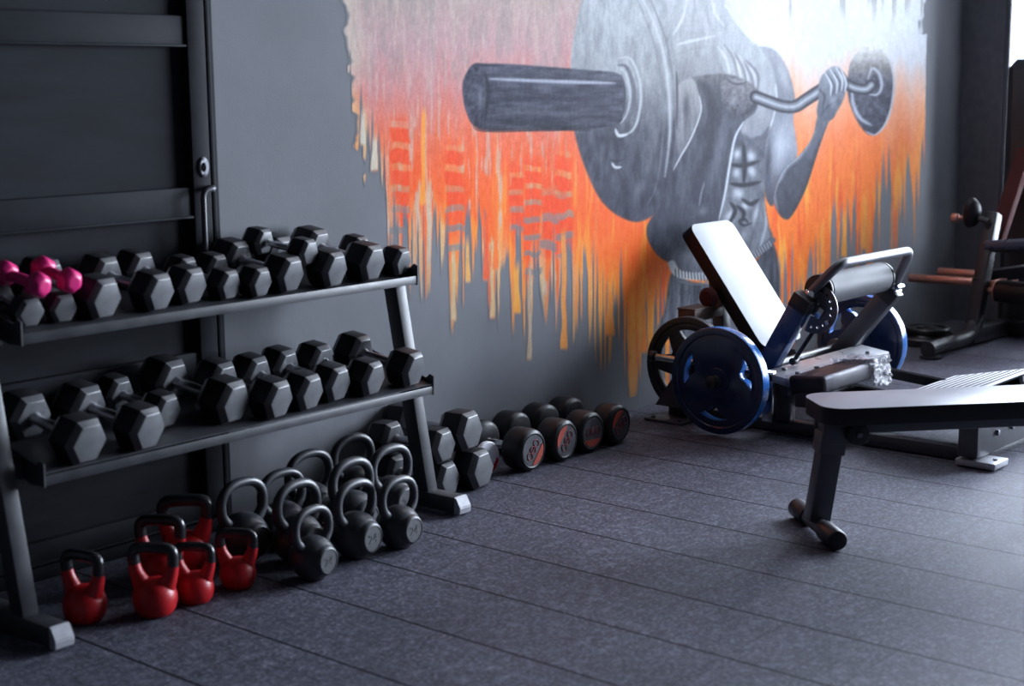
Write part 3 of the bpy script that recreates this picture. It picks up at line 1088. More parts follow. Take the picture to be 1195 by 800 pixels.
# chrome peg bar at the left side, and the storage horn carrying the black plate
g = G()
g.cyl((2.50, 0.775, 0.287), (2.50, 0.24, 0.279), 0.0155, bev=0.003)
g.cyl((2.50, 0.25, 0.279), (2.62, 0.25, 0.255), 0.013)
g.box((2.585, 0.25, 0.16), (0.03, 0.05, 0.21), bevel=0.003)
pg = obj('side_bar', g, M_CHROME, hip)
g = G(); g.cyl((2.50, 0.770, 0.287), (2.50, 0.800, 0.2875), 0.024, bev=0.006)
obj('bar_end_cap', g, M_BLACKPL, pg)
g = G()
g.cyl((2.66, 0.662, 0.242), (2.555, 0.662, 0.242), 0.0245, bev=0.003)
g.box((2.655, 0.662, 0.135), (0.05, 0.06, 0.26), bevel=0.004)
obj('storage_horn', g, M_FRAME, hip)

# seat pad, still in its plastic wrap
MS = Matrix.Translation((2.80, 0.055, 0.238)) @ Matrix.Rotation(R(-6), 4, 'X')
g = G(); g.box((0, 0, 0), (0.50, 0.17, 0.075), bevel=0.016, seg=4)
g.bm.transform(MS)
sp = obj('seat_pad', g, M_BLACKVINYL, hip, smooth=60)
def film(size, cuts, amp, seed, shift=(0, 0, 0), droop=0.0):
    b = bmesh.new()
    bmesh.ops.create_cube(b, size=1.0)
    bmesh.ops.subdivide_edges(b, edges=b.edges[:], cuts=cuts, use_grid_fill=True)
    b.transform(Matrix.Diagonal((size[0], size[1], size[2], 1)))
    rng = random.Random(seed)
    for v in b.verts:
        w = math.sin(v.co.x * 95 + v.co.z * 130) * math.sin(v.co.y * 120 + v.co.x * 60)
        v.co += v.co.normalized() * (w * amp * 0.7 + rng.uniform(-1, 1) * amp)
        if v.co.y < 0 and v.co.z < 0:
            v.co.z -= droop * (0.6 + 0.4 * w)
    b.transform(MS @ Matrix.Translation(shift))
    return b


g = G(); g._add(film((0.524, 0.182, 0.084), 13, 0.0022, 3))
wr = obj('plastic_wrap', g, M_FILM, sp, smooth=20)
g = G(); g._add(film((0.150, 0.200, 0.104), 11, 0.0055, 5, shift=(0.215, -0.004, 0.0), droop=0.020))
obj('crumpled_wrap_end', g, M_FILM2, sp, smooth=12)
g = G(); g._add(film((0.085, 0.192, 0.095), 8, 0.0045, 8, shift=(-0.245, -0.004, -0.008), droop=0.012))
obj('crumpled_wrap_end', g, M_FILM, sp, smooth=12)
g = G(); g.box((2.86, 0.06, 0.165), (0.06, 0.10, 0.08), bevel=0.004)
g.box((2.80, 0.055, 0.197), (0.36, 0.10, 0.008), bevel=0.002)
g.box((2.90, 0.10, 0.15), (0.30, 0.05, 0.05), bevel=0.004)
obj('seat_bracket', g, M_SILVER, hip)

# slatted foot plate
slope = math.atan2(0.253 - 0.188, 0.525 - 0.221)
MF = Matrix.Translation((3.03, -0.40, 0.226)) @ Matrix.Rotation(-slope, 4, 'X')
g = G()
g.box((0, 0, -0.010), (0.66, 0.37, 0.008), bevel=0.002)
for x in (-0.2, 0.2):
    g.box((x, 0, -0.03), (0.04, 0.33, 0.04), bevel=0.003)
g.bm.transform(MF)
for x in (2.83, 3.23):
    g.beam((x, -0.62, 0.16), (x, -0.52, 0.225), 0.04, 0.05)
    g.beam((x, -0.25, 0.17), (x, 0.15, 0.20), 0.04, 0.04)
fp = obj('foot_plate', g, M_MATTE, hip)
g = G()
for k in range(10):
    y = -0.171 + 0.038 * k
    g.box((0, y, -0.003), (0.66, 0.0285, 0.007), bevel=0.001)
for x in (-0.324, 0.324):
    g.box((x, 0, -0.003), (0.012, 0.372, 0.007), bevel=0.001)
nwhite = len(g.bm.faces)
for k in range(9):                    # black grip strips set flush between the slats
    g.box((0, -0.152 + 0.038 * k, -0.0024), (0.62, 0.0085, 0.0068))
g.bm.transform(MF)
tr = obj('slatted_tread', g, [M_TREAD, M_MATTE], fp)
for f in tr.data.polygons:
    if f.index >= nwhite:
        f.material_index = 1

# --------------------------------------------------------------------------
# weight plates
# --------------------------------------------------------------------------
def plate(name, label, centre, rad, thick, face, rim, hole_angles, apex=0.50, spread=25):
    t = thing(name, label, 'weight plate', (centre[0], centre[1], centre[2] - rad))
    M = Matrix.Translation(centre) @ Matrix.Rotation(R(-90), 4, 'Y') @ Matrix.Rotation(R(90), 4, 'Z')   # local z -> -X, local y -> +Z... face to -X
    h = thick / 2
    r0 = rad * 0.86
    holes = []
    for a0 in hole_angles:
        ro, ri = rad * 0.735, rad * apex
        pts = [(ro * math.cos(R(a0 - spread + 2 * spread * i / 12)), ro * math.sin(R(a0 - spread + 2 * spread * i / 12))) for i in range(13)]
        for da, rr in ((spread * 0.86, ro * 0.93), (spread * 0.5, ri * 1.22), (spread * 0.2, ri * 1.02), (-spread * 0.2, ri * 1.02), (-spread * 0.5, ri * 1.22), (-spread * 0.86, ro * 0.93)):
            pts.append((rr * math.cos(R(a0 + da)), rr * math.sin(R(a0 + da))))
        holes.append(pts)
    bore = [(0.0255 * math.cos(2 * PI * i / 24), 0.0255 * math.sin(2 * PI * i / 24)) for i in range(24)]
    outer = [(r0 * 1.01 * math.cos(2 * PI * i / 96), r0 * 1.01 * math.sin(2 * PI * i / 96)) for i in range(96)]
    g = G().slab([outer, bore] + holes, thick - 0.012, Matrix.Translation((0, 0, -h + 0.006)), bevel=0.0025)
    g.lathe([(0.0256, -h), (0.052, -h), (0.056, -h + 0.006), (0.056, h - 0.006), (0.052, h), (0.0256, h)], None, 40)
    g.bm.transform(M)
    w = obj('plate_web', g, [face, rim], t)
    for f in w.data.polygons:                 # grip hole walls take the rim colour, brightened to imitate light
        c = f.center + Vector((centre[0], centre[1], centre[2] - rad)) - Vector(centre)
        if abs(f.normal.x) < 0.5 and math.hypot(c.y, c.z) > 0.07:
            f.material_index = 1
    g = G().lathe([(r0, -h + 0.005), (r0 + 0.004, -h), (rad - 0.005, -h), (rad - 0.001, -h + 0.002), (rad, -h + 0.006), (rad, h - 0.006), (rad - 0.001, h - 0.002),
                   (rad - 0.005, h), (r0 + 0.004, h), (r0, h - 0.005)], None, 96)
    n0 = len(g.bm.faces)
    g.bm.transform(M)
    o = obj('plate_rim', g, [face, rim], t)
    for f in o.data.polygons:
        c = f.center + Vector((centre[0], centre[1], centre[2] - rad)) - Vector(centre)
        if abs(f.normal.x) < 0.6 and math.hypot(c.y, c.z) > rad - 0.004:
            f.material_index = 1
    return t


plate('weight_plate', 'dark blue weight plate with three grip holes, nearest on the left side of the machine', (2.425, MY, MZ), 0.225, 0.052, M_BLUE, M_BLUERIM, (345, 197, 84))
plate('weight_plate', 'blue weight plate on the far right side of the machine, behind the roller', (3.665, MY, MZ), 0.225, 0.052, M_BLUE, M_BLUERIM, (330, 45, 275), apex=0.5, spread=22)
plate('weight_plate', 'black weight plate with grip holes stored behind the near blue one', (2.605, 0.662, 0.242), 0.218, 0.036, M_BLACKPL, M_BLACKPL, (30, 90, 150, 210, 270, 330), apex=0.45, spread=20)

# --------------------------------------------------------------------------
# flat bench in the right foreground
# --------------------------------------------------------------------------
BD = Vector((0.752, -0.660, 0)).normalized()
bench = thing('flat_bench', 'grey-framed flat weight bench in the right foreground, its rounded pad end facing the rack', 'bench', (1.44, -0.62, 0), (0, 0, math.atan2(BD.y, BD.x)))
# bench-local: x along the pad, y to its far side
def outline(x0, x1, w, r, n=8):
    pts = []
    for cx, cy, a0 in ((x1 - r, w / 2 - r, 0), (x0 + r, w / 2 - r, 90), (x0 + r, -w / 2 + r, 180), (x1 - r, -w / 2 + r, 270)):
        for i in range(n + 1):
            a = R(a0 + 90 * i / n)
            pts.append((cx + r * math.cos(a), cy + r * math.sin(a)))
    return pts


g = G().slab([outline(-0.022, 1.06, 0.262, 0.075)], 0.056, Matrix.Translation((0, 0, 0.386)))
bm = g.bm
ed = [e for e in bm.edges if len(e.link_faces) == 2 and e.calc_face_angle(0) > R(60)]
bmesh.ops.bevel(bm, geom=ed, offset=0.013, segments=4, affect='EDGES', profile=0.5, clamp_overlap=True)
bp_ = obj('pad', g, [M_BENCHVINYL, M_BLACKVINYL], bench, world=False, smooth=60)
for f in bp_.data.polygons:  # lighter top imitates window light; sides stay black
    if f.normal.z < 0.55:
        f.material_index = 1
g = G()
g.box((0.50, 0, 0.362), (0.92, 0.09, 0.046), bevel=0.004)
g.box((0.07, 0, 0.352), (0.13, 0.075, 0.06), bevel=0.008)
for s in (-1, 1):
    g.box((0.075, s * 0.043, 0.345), (0.15, 0.006, 0.075), bevel=0.003)
obj('frame_rail', g, M_BENCHLEG, bench, world=False)
for x0, x1 in ((0.0, 0.045), (0.93, 0.90)):
    g = G()
    g.beam((x0, 0, 0.045), (x1, 0, 0.345), 0.066, 0.072, up=(1, 0, 0), bevel=0.005)
    if x0 < 0.5:
        g.beam((x1 - 0.012, 0, 0.27), (x1 - 0.002, 0, 0.34), 0.078, 0.088, up=(1, 0, 0), bevel=0.006)
    lg = obj('leg', g, M_BENCHLEG, bench, world=False)
    g = G(); g.cyl((x0, -0.13, 0.034), (x0, 0.13, 0.034), 0.026)
    fb = obj('foot_bar', g, M_BENCHLEG, lg, world=False)
    for s in (-1, 1):
        g = G(); g.cyl((x0, s * 0.075, 0.034), (x0, s * 0.20, 0.034), 0.033, bev=0.008)
        obj('rubber_sleeve', g, M_RUBBER, lg, world=False)
g = G()
g.cyl((0.105, -0.046, 0.345), (0.105, -0.082, 0.345), 0.037, bev=0.006)
pv = obj('pivot_knob', g, M_RUBBER, bench, world=False)
g = G(); g.cyl((0.105, -0.082, 0.345), (0.105, -0.090, 0.345), 0.010, seg=6, bev=0.002)
obj('bolt', g, M_STEEL, pv, world=False)

# --------------------------------------------------------------------------
# leg machine at the right edge, in front of the dark window wall
# --------------------------------------------------------------------------
leg = thing('leg_curl_machine', 'dark leg machine with bare plate sleeves at the right edge, before the window wall', 'gym machine', (5.3, 0.45, 0))
g = G()
g.tube(fillet([(4.62, 0.50, 0.052), (5.12, 0.50, 0.052), (5.24, 0.50, 0.16)], 0.16, 10), 0.042, 18)
g.beam((5.12, 0.50, 0.06), (5.60, 0.50, 0.05), 0.08, 0.08)
g.beam((5.62, 0.60, 0.05), (5.62, -0.40, 0.05), 0.08, 0.08)
obj('base_tube', g, M_BGDARK, leg)
g = G(); g.cyl((4.66, 0.50, 0), (4.66, 0.50, 0.014), 0.06, bev=0.003); g.cyl((5.62, -0.36, 0), (5.62, -0.36, 0.012), 0.06, bev=0.003)
obj('rubber_foot', g, M_RUBBER, leg)
g = G()
g.beam((5.185, 0.50, 0.08), (5.405, 0.50, 0.725), 0.075, 0.085, up=(-1, 0, 0.3), bevel=0.012)
po = obj('upright_post', g, M_BGDARK, leg)
for p, q in (((5.235, 0.53, 0.350), (5.235, 0.915, 0.344)), ((5.40, 0.53, 0.372), (5.40, 0.815, 0.370))):
    g = G(); g.cyl(p, q, 0.0245, bev=0.004)
    obj('plate_sleeve', g, M_COPPER, leg)
g = G()
g.beam((5.235, 0.53, 0.35), (5.44, 0.53, 0.372), 0.05, 0.05)
g.cyl((5.34, 0.58, 0.70), (5.34, 0.50, 0.68), 0.016)
g.beam((5.36, 0.50, 0.53), (5.33, 0.26, 0.535), 0.06, 0.04)
g.beam((5.42, 0.53, 0.36), (5.62, 0.30, 0.40), 0.07, 0.07)
g.cyl((5.34, 0.50, 0.68), (5.40, 0.53, 0.37), 0.02)
g.beam((5.62, 0.30, 0.02), (5.62, 0.30, 0.55), 0.08, 0.08, up=(1, 0, 0))
obj('cross_bracket', g, M_BGDARK, leg)
g = G().lathe([(0, -0.035), (0.03, -0.033), (0.058, -0.02), (0.070, 0.0), (0.058, 0.028), (0.03, 0.042), (0, 0.045)],
              Matrix.Translation((5.33, 0.60, 0.725)) @ Euler((R(95), R(0), R(-28))).to_matrix().to_4x4() @ Matrix.Diagonal((0.8, 1.25, 1, 1)), 32)
obj('leg_pad', g, M_BLACKVINYL, leg)
g = G(); g.cyl((5.32, 0.60, 0.70), (5.30, 0.69, 0.695), 0.014); g.cyl((5.30, 0.66, 0.696), (5.30, 0.70, 0.695), 0.026, bev=0.008)
obj('pad_knob', g, M_COPPER, leg)
g = G(); g.beam((5.42, 0.50, 0.52), (5.87, 0.50, 1.12), 0.06, 0.085, up=(0, 1, 0), bevel=0.006)
obj('diagonal_strut', g, M_BURGUNDY, leg)
g = G(); g.box((5.31, 0.275, 0.572), (0.44, 0.30, 0.055), rot=(R(-6), R(4), 0), bevel=0.018, seg=3)
obj('seat', g, M_BLUEVINYL, leg, smooth=60)
g = G(); g.cyl((5.30, 0.42, 0.300), (5.30, 0.02, 0.300), 0.062, bev=0.01)
obj('ankle_roller', g, M_BLACKVINYL, leg)
g = G(); g.cyl((5.30, 0.47, 0.30), (5.30, 0.42, 0.30), 0.02); g.cyl((5.30, 0.425, 0.30), (5.30, 0.418, 0.30), 0.064, bev=0.002)
g.box((5.46, 0.445, 0.33), (0.34, 0.03, 0.05), bevel=0.004)
obj('roller_collar', g, M_COPPER, leg)
g = G()
g.box((5.885, 0.520, 0.79), (0.17, 0.235, 1.58), bevel=0.05, seg=1)
obj('weight_tower', g, M_BGDARK, leg)

# two plates lying on the floor near the corner
for (x, y, z, r, th, lab) in ((5.13, 0.766, 0.0, 0.212, 0.045, 'large black weight plate lying flat on the floor in the corner, under a smaller one'),
                              (5.18, 0.775, 0.0455, 0.135, 0.035, 'small black weight plate lying on top of the larger one in the corner')):
    t = thing('flat_weight_plate', lab, 'weight plate', (x, y, z))
    g = G().lathe([(0.026, 0), (r - 0.006, 0), (r, 0.008), (r, th - 0.008), (r - 0.006, th), (r * 0.8, th), (r * 0.76, th - 0.012), (r * 0.42, th - 0.012), (r * 0.38, th), (0.026, th), (0.026, 0)], None, 64)
    obj('plate_disc', g, M_BLACKPL, t, world=False)
    g = G().lathe([(0.024, 0.001), (0.032, 0.001), (0.032, th - 0.0004), (0.0235, th - 0.0004)], None, 32)
    obj('steel_bushing', g, M_STEEL, t, world=False)

# --------------------------------------------------------------------------
# the mural: paint computed on a fine grid lying on the wall, stored as a colour attribute.
# Its outlines were traced in a drawing frame (u right, v down) tied to wall metres by a fixed homography.
# --------------------------------------------------------------------------
def build_mural():
    Rm = np.array(Euler(CAM_ROT).to_matrix())
    C0 = np.array(CAM_LOC)
    my = WALL_Y - 0.0006
    xs = [0.80]
    while xs[-1] < 5.72:
        xs.append(xs[-1] + 0.0044 + 0.0011 * (xs[-1] - 0.8))
    xs = np.array(xs)
    zs = np.arange(0.06, 2.46, 0.0046)
    X, Z = np.meshgrid(xs, zs)
    nx, nz = len(xs), len(zs)
    q = (np.stack([X.ravel(), np.full(X.size, my), Z.ravel()], 1) - C0) @ Rm
    U = 597.5 + FOCAL * q[:, 0] / -q[:, 2]
    V = 400.0 - FOCAL * q[:, 1] / -q[:, 2]
    N = U.size
    img = np.zeros((N, 3))
    alpha = np.zeros(N)
    rs = np.random.RandomState(11)
    TAB = rs.rand(16, 256, 256)

    def vn(x, y, s=0):
        xi, yi = np.floor(x).astype(int), np.floor(y).astype(int)
        fx, fy = x - xi, y - yi
        fx, fy = fx * fx * (3 - 2 * fx), fy * fy * (3 - 2 * fy)
        T = TAB[s % 16]
        a, b = T[yi % 256, xi % 256], T[yi % 256, (xi + 1) % 256]
        c, d = T[(yi + 1) % 256, xi % 256], T[(yi + 1) % 256, (xi + 1) % 256]
        return (a * (1 - fx) + b * fx) * (1 - fy) + (c * (1 - fx) + d * fx) * fy

    def fbm(x, y, s=0, o=3):
        t, w, a = 0, 0, 1.0
        for i in range(o):
            t = t + a * vn(x * 2 ** i, y * 2 ** i, s + i)
            w += a
            a *= 0.55
        return t / w

    def sst(a, b, x):
        t = np.clip((x - a) / (b - a), 0, 1)
        return t * t * (3 - 2 * t)

    def lerp(a, b, t):
        return np.asarray(a) * (1 - t[:, None]) + np.asarray(b) * t[:, None]

    # ---- background ------------------------------------------------------
    vs = [-120, 0, 50, 100, 150, 190, 240, 300, 350, 400]
    L = np.array([(168, 152, 142), (176, 154, 148), (184, 148, 148), (198, 132, 128), (220, 110, 84), (232, 98, 54), (236, 98, 40), (238, 106, 38), (238, 128, 44), (236, 150, 58)], float)
    Rr = np.array([(200, 203, 210), (204, 208, 215), (208, 208, 212), (236, 168, 136), (241, 128, 74), (244, 120, 42), (245, 118, 34), (245, 120, 34), (245, 134, 40), (240, 145, 50)], float)  # pale first stops mix white paint with painted-in glare
    Vw = V + 26 * (vn(U / 14, V * 0 + 3, 5) - 0.5) + 14 * (vn(U / 5, V / 90, 6) - 0.5)
    cl = np.stack([np.interp(Vw, vs, L[:, k]) for k in range(3)], 1)
    cr = np.stack([np.interp(Vw - 12, vs, Rr[:, k]) for k in range(3)], 1)
    img = lerp(cl, cr, sst(720, 900, U))
    st = fbm(U / 5.0, V / 75.0, 1)              # long vertical streaks
    st2 = fbm(U / 9.0, V / 120.0, 3)
    low = sst(130, 230, V)
    yl = sst(0.56, 0.70, st) * low
    img = lerp(img, (246, 172, 62), 0.75 * yl * (0.55 + 0.45 * sst(700, 900, U)))
    rd = sst(0.56, 0.68, 1 - st2) * low
    img = lerp(img, (232, 80, 30), 0.6 * rd)
    pale = sst(0.58, 0.72, fbm(U / 4.0, V / 48.0, 7)) * (1 - sst(610, 720, U))
    img = lerp(img, (196, 176, 164), 0.55 * pale * sst(60, 300, V) + 0.32 * pale)
    grey = sst(0.52, 0.70, fbm(U / 7.0, V / 40.0, 9)) * (1 - sst(40, 150, V)) * (1 - sst(740, 860, U))
    img = lerp(img, (150, 140, 136), 0.40 * grey)
    img = lerp(img, (205, 196, 176), 0.7 * (1 - sst(404, 446, U + 16 * vn(U * 0, V / 22, 2))) * (1 - sst(150, 240, V)))
    # creamy drips at the top right
    dr = sst(0.66, 0.76, vn(U / 4.5, U * 0 + 9, 4)) * (1 - sst(22, 52, V + 40 * vn(U / 5, U * 0, 8)))
    img = lerp(img, (150, 145, 138), 0.7 * dr * sst(890, 930, U))

    joint = np.zeros(N)
    # brick-like dabs of red-orange between pale joints
    for uc, hw, v0, v1, per, ph in ((467, 11, 135, 300, 25, 4), (531, 11, 165, 305, 23, 9), (622, 10, 180, 325, 20, 3), (641, 10, 210, 300, 32, 0), (659, 10, 175, 300, 24, 12), (603, 8, 190, 270, 21, 5)):
        wob = 4 * (vn(V / 14, V * 0 + uc, 3) - 0.5)
        inx = 1 - sst(hw - 2, hw + 1.5, np.abs(U - uc + wob))
        iny = sst(v0 - 8, v0 + 20, V) * (1 - sst(v1 - 6, v1 + 6, V))
        f = ((V + ph + 5 * (vn(U / 8, V / 30, 2) - 0.5)) % per) / per
        dab = sst(0.06, 0.16, f) * (1 - sst(0.72, 0.84, f))
        img = lerp(img, (222, 150, 96), 0.42 * inx * iny * (1 - dab) * (0.3 + vn(U / 7, V / 9, 8)))
        img = lerp(img, (232, 74, 34), 0.85 * inx * iny * dab)
        joint = np.maximum(joint, 0.75 * inx * iny * (1 - dab) * sst(195, 270, V))

    # ---- where there is paint at all --------------------------------------
    bu = [395, 405, 412, 420, 436, 448, 458, 470, 500, 520, 545, 575, 605, 640, 665, 690, 715, 745, 765, 780, 850, 905, 940, 975, 1005, 1030, 1050, 1065, 1075, 1081, 1084]
    bv = [-60, 30, 135, 160, 190, 215, 255, 285, 262, 290, 305, 305, 318, 318, 320, 330, 345, 362, 378, 385, 385, 370, 318, 296, 262, 242, 228, 205, 165, 110, 40]
    edge = np.interp(U, bu, bv)
    d1 = vn(U / 3.4, U * 0 + 1, 10)
    d2 = vn(U / 11.0, U * 0 + 2, 11)
    fine = 0.62 * vn(U / 2.3, V / 420.0, 12) + 0.38 * vn(U / 6.5, V / 500.0, 13)
    fine = sst(0.18, 0.82, fine)                      # how far down each thin run of paint reaches
    reach = 58 + 30 * d2
    t_run = (V - (edge - 62 + 26 * (d2 - 0.5))) / (reach + 62)
    t_run = np.where((U > 690) & (U < 930), t_run * 0.9 - 0.02, t_run)
    alpha = sst(-0.10, 0.10, fine - t_run) * (1 - 0.35 * sst(0.3, 1.0, t_run))
    alpha *= 1 - sst(0.98, 1.06, t_run)
    bot = edge
    alpha *= 1 - joint
    lefte = np.interp(V, [-100, 0, 60, 120, 160, 200, 300], [404, 406, 407, 411, 416, 428, 452]) + 7 * (vn(V / 9, V * 0, 13) - 0.5) * 2
    alpha *= sst(-2.5, 2.5, U - lefte)
    righte = 1081.5 + 3 * (vn(V / 6, V * 0, 14) - 0.5) + np.where(V < 40, -10 * vn(U / 4, V / 14, 15), 0)
    alpha *= 1 - sst(-2, 2, U - righte)
    ztop = 2.36 + 0.10 * (vn(U / 9.0, U * 0 + 5, 9) - 0.5) - 0.12 * sst(0.6, 0.9, vn(U / 4.0, U * 0 + 8, 10))
    alpha *= 1 - sst(-0.012, 0.012, Z.ravel() - ztop)
    # drips turn yellow and dry out at their ends
    tail = sst(-60, 10, V - edge)
    img = lerp(img, (240, 165, 72), 0.55 * tail * sst(0.35, 0.6, vn(U / 6, U * 0 + 7, 5)))
    img = lerp(img, (200, 182, 150), 0.6 * tail * sst(0.58, 0.7, vn(U / 5, U * 0 + 4, 6)) * (1 - sst(650, 720, U)))
    # a few long single drips
    for uc, hw, v0, v1, c in ((658, 4.0, 260, 408, (228, 150, 70)), (603, 4.2, 300, 366, (240, 160, 60)), (567, 3.6, 240, 328, (232, 84, 40)), (575, 3.0, 270, 372, (205, 180, 130)),
                              (578, 3.4, 200, 315, (240, 110, 45)), (529, 3.0, 280, 375, (196, 176, 140)), (546, 2.8, 270, 330, (230, 165, 80)), (618, 2.6, 300, 420, (170, 160, 145)),
                              (712, 5.0, 330, 392, (236, 140, 60)), (738, 3.5, 340, 405, (240, 150, 60)), (751, 3.6, 350, 412, (240, 130, 50)), (1041, 1.6, 230, 292, (200, 140, 110)), (1009, 2.5, 220, 292, (240, 160, 60)),
                              (437, 4, 150, 200, (205, 200, 180)), (424, 3, 120, 170, (200, 196, 180)), (494, 3.5, 120, 240, (240, 150, 60)), (960, 3, 250, 318, (240, 150, 60)), (985, 3, 240, 300, (242, 165, 60))):
        w = hw * (0.75 + 0.35 * sst(v1 - 30, v1 - 8, V))
        m = (1 - sst(w - 1.2, w + 0.8, np.abs(U - uc + 1.5 * (vn(V / 25, V * 0 + uc, 1) - 0.5)))) * sst(v0, v0 + 20, V) * (1 - sst(v1 - 4, v1 + 2, V)) * 0.9
        img = lerp(img, c, m)
        alpha = np.maximum(alpha, m)

    # ---- drawing tools for the figure ---------------------------------------
    def spline(pts, closed=True, n=5):
        P = np.array(pts, float)
        m = len(P)
        out = []
        for i in range(m if closed else m - 1):
            p0, p1, p2, p3 = (P[(i - 1) % m], P[i], P[(i + 1) % m], P[(i + 2) % m]) if closed else (P[max(i - 1, 0)], P[i], P[i + 1], P[min(i + 2, m - 1)])
            for k in range(n):
                t = k / n
                out.append(0.5 * (2 * p1 + (p2 - p0) * t + (2 * p0 - 5 * p1 + 4 * p2 - p3) * t * t + (3 * p1 - p0 - 3 * p2 + p3) * t ** 3))
        if not closed:
            out.append(P[-1])
        return np.array(out)

    def near(P, pad):
        return np.where((U > P[:, 0].min() - pad) & (U < P[:, 0].max() + pad) & (V > P[:, 1].min() - pad) & (V < P[:, 1].max() + pad))[0]

    def segdist(u, v, P, closed):
        best = np.full(u.shape, 1e9)
        par = np.zeros(u.shape)
        Q = np.vstack([P, P[:1]]) if closed else P
        m = len(Q) - 1
        for i in range(m):
            ax, ay = Q[i]
            dx, dy = Q[i + 1] - Q[i]
            t = np.clip(((u - ax) * dx + (v - ay) * dy) / (dx * dx + dy * dy + 1e-9), 0, 1)
            d = np.hypot(u - ax - t * dx, v - ay - t * dy)
            k = d < best
            best[k] = d[k]
            par[k] = (i + t[k]) / m
        return best, par

    def inside(u, v, P):
        r = np.zeros(u.shape, bool)
        x1, y1 = P[-1]
        for x2, y2 in P:
            c = ((y2 > v) != (y1 > v)) & (u < (x1 - x2) * (v - y2) / (y1 - y2 + 1e-12) + x2)
            r ^= c
            x1, y1 = x2, y2
        return r

    def put(ix, a, c):
        a = np.clip(a, 0, 1)
        img[ix] = img[ix] * (1 - a[:, None]) + np.asarray(c, float) * a[:, None]
        alpha[ix] = np.maximum(alpha[ix], a)

    clip = [None]

    def fill(pts, col, soft=1.3, smooth=True, op=1.0):
        P = spline(pts) if smooth else np.array(pts, float)
        ix = near(P, soft * 2)
        u, v = U[ix], V[ix]
        d, _ = segdist(u, v, P, True)
        s = np.where(inside(u, v, P), d, -d)
        a = np.clip(0.5 + s / (2 * soft), 0, 1) * op
        put(ix, a, col(u, v) if callable(col) else col)
        return P

    def stroke(pts, w, col, op=1.0, soft=0.8, taper=True, smooth=True, within=None):
        P = spline(pts, False) if smooth else np.array(pts, float)
        ix = near(P, w + 3 * soft)
        u, v = U[ix], V[ix]
        d, t = segdist(u, v, P, False)
        ww = w / 2 * (np.sin(np.pi * np.clip(t, 0.02, 0.98)) ** 0.5 if taper else 1.0)
        a = np.clip(0.5 + (ww - d) / (2 * soft), 0, 1) * op
        if within is not None:
            a = a * inside(u, v, within)
        put(ix, a, col)

    def blob(cx, cy, rx, ry, ang, col, op=1.0, hard=1.0, within=None):
        Rr_ = max(rx, ry) * 1.8
        ix = np.where((np.abs(U - cx) < Rr_) & (np.abs(V - cy) < Rr_))[0]
        u, v = U[ix] - cx, V[ix] - cy
        c, s = math.cos(R(ang)), math.sin(R(ang))
        e = np.hypot((u * c + v * s) / rx, (-u * s + v * c) / ry)
        a = op * (1 - sst(1 - 0.6 * hard if hard <= 1 else 0.4, 1.0 + 0.5 * (1 - min(hard, 1)), e)) if hard < 1 else op * (1 - sst(0.8, 1.05, e))
        if within is not None:
            a = a * inside(U[ix], V[ix], within)
        put(ix, a, col)

    def soft(cx, cy, rx, ry, ang, col, op, within=None):
        """feathered dab"""
        Rr_ = max(rx, ry) * 1.6
        ix = np.where((np.abs(U - cx) < Rr_) & (np.abs(V - cy) < Rr_))[0]
        u, v = U[ix] - cx, V[ix] - cy
        c, s = math.cos(R(ang)), math.sin(R(ang))
        e = np.hypot((u * c + v * s) / rx, (-u * s + v * c) / ry)
        a = op * np.exp(-(e * 1.35) ** 2 * 1.2)
        if within is not None:
            a = a * inside(U[ix], V[ix], within)
        put(ix, a, col)

    def tone(stops, mottle=14, sx=9, sy=16, seed=2):
        vv = [s[0] for s in stops]
        cc = np.array([s[1] for s in stops], float)

        def f(u, v):
            c = np.stack([np.interp(v, vv, cc[:, k]) for k in range(3)], 1)
            return np.clip(c + 1.9 * mottle * (fbm(u / sx, v / sy, seed)[:, None] - 0.5) * 2, 0, 255)
        return f

    DK, MD_, LT = (58, 58, 70), (96, 97, 108), (190, 192, 198)

    # trousers, hips
    pants = fill([(784, 318), (806, 328), (838, 330), (872, 316), (897, 284), (905, 290), (910, 318), (910, 350), (904, 372), (840, 392), (770, 392), (776, 360)],
                 tone([(270, (60, 61, 72)), (340, (66, 68, 78)), (392, (88, 90, 100))], 20, 4, 40), 1.5)
    for uu in range(776, 850, 6):
        stroke([(uu + 5, 345), (uu, 396)], 3.2, (128, 130, 140) if (uu // 6) % 2 else (70, 72, 82), 0.55, 1.2)
    soft(893, 320, 9, 30, 10, (92, 94, 104), 0.7, pants)

    # torso: glare painted in as pale haze above, dark flank below
    torso = fill([(748, -30), (846, -30), (846, 8), (867, 36), (886, 54), (899, 74), (906, 98), (906, 120), (900, 150), (893, 190), (892, 232), (897, 262), (900, 280), (870, 312), (838, 326), (806, 322), (784, 308),
                  (768, 298), (757, 280), (756, 262), (770, 240), (760, 100)],
                 tone([(-40, (186, 189, 194)), (50, (168, 170, 174)), (85, (142, 143, 147)), (120, (106, 107, 114)), (160, (92, 93, 104)), (220, (74, 76, 88)), (320, (70, 72, 84))], 9, 7, 20), 1.4)
    # deltoid and far upper arm
    delt = fill([(886, 56), (896, 55), (907, 61), (919, 80), (926, 102), (928, 122), (926, 140), (929, 160), (930, 182), (918, 197), (907, 214), (902, 240), (893, 228), (891, 190), (897, 150), (906, 115), (900, 76)],
                tone([(50, (150, 153, 160)), (120, (122, 125, 136)), (170, (150, 154, 165)), (200, (110, 112, 124)), (245, (60, 61, 74))], 8), 1.2)
    soft(912, 172, 12, 34, 6, (186, 192, 204), 0.75, delt)
    soft(896, 190, 6, 44, 3, (58, 59, 72), 0.9, delt)
    soft(915, 90, 7, 26, -15, (196, 198, 202), 0.5, delt)
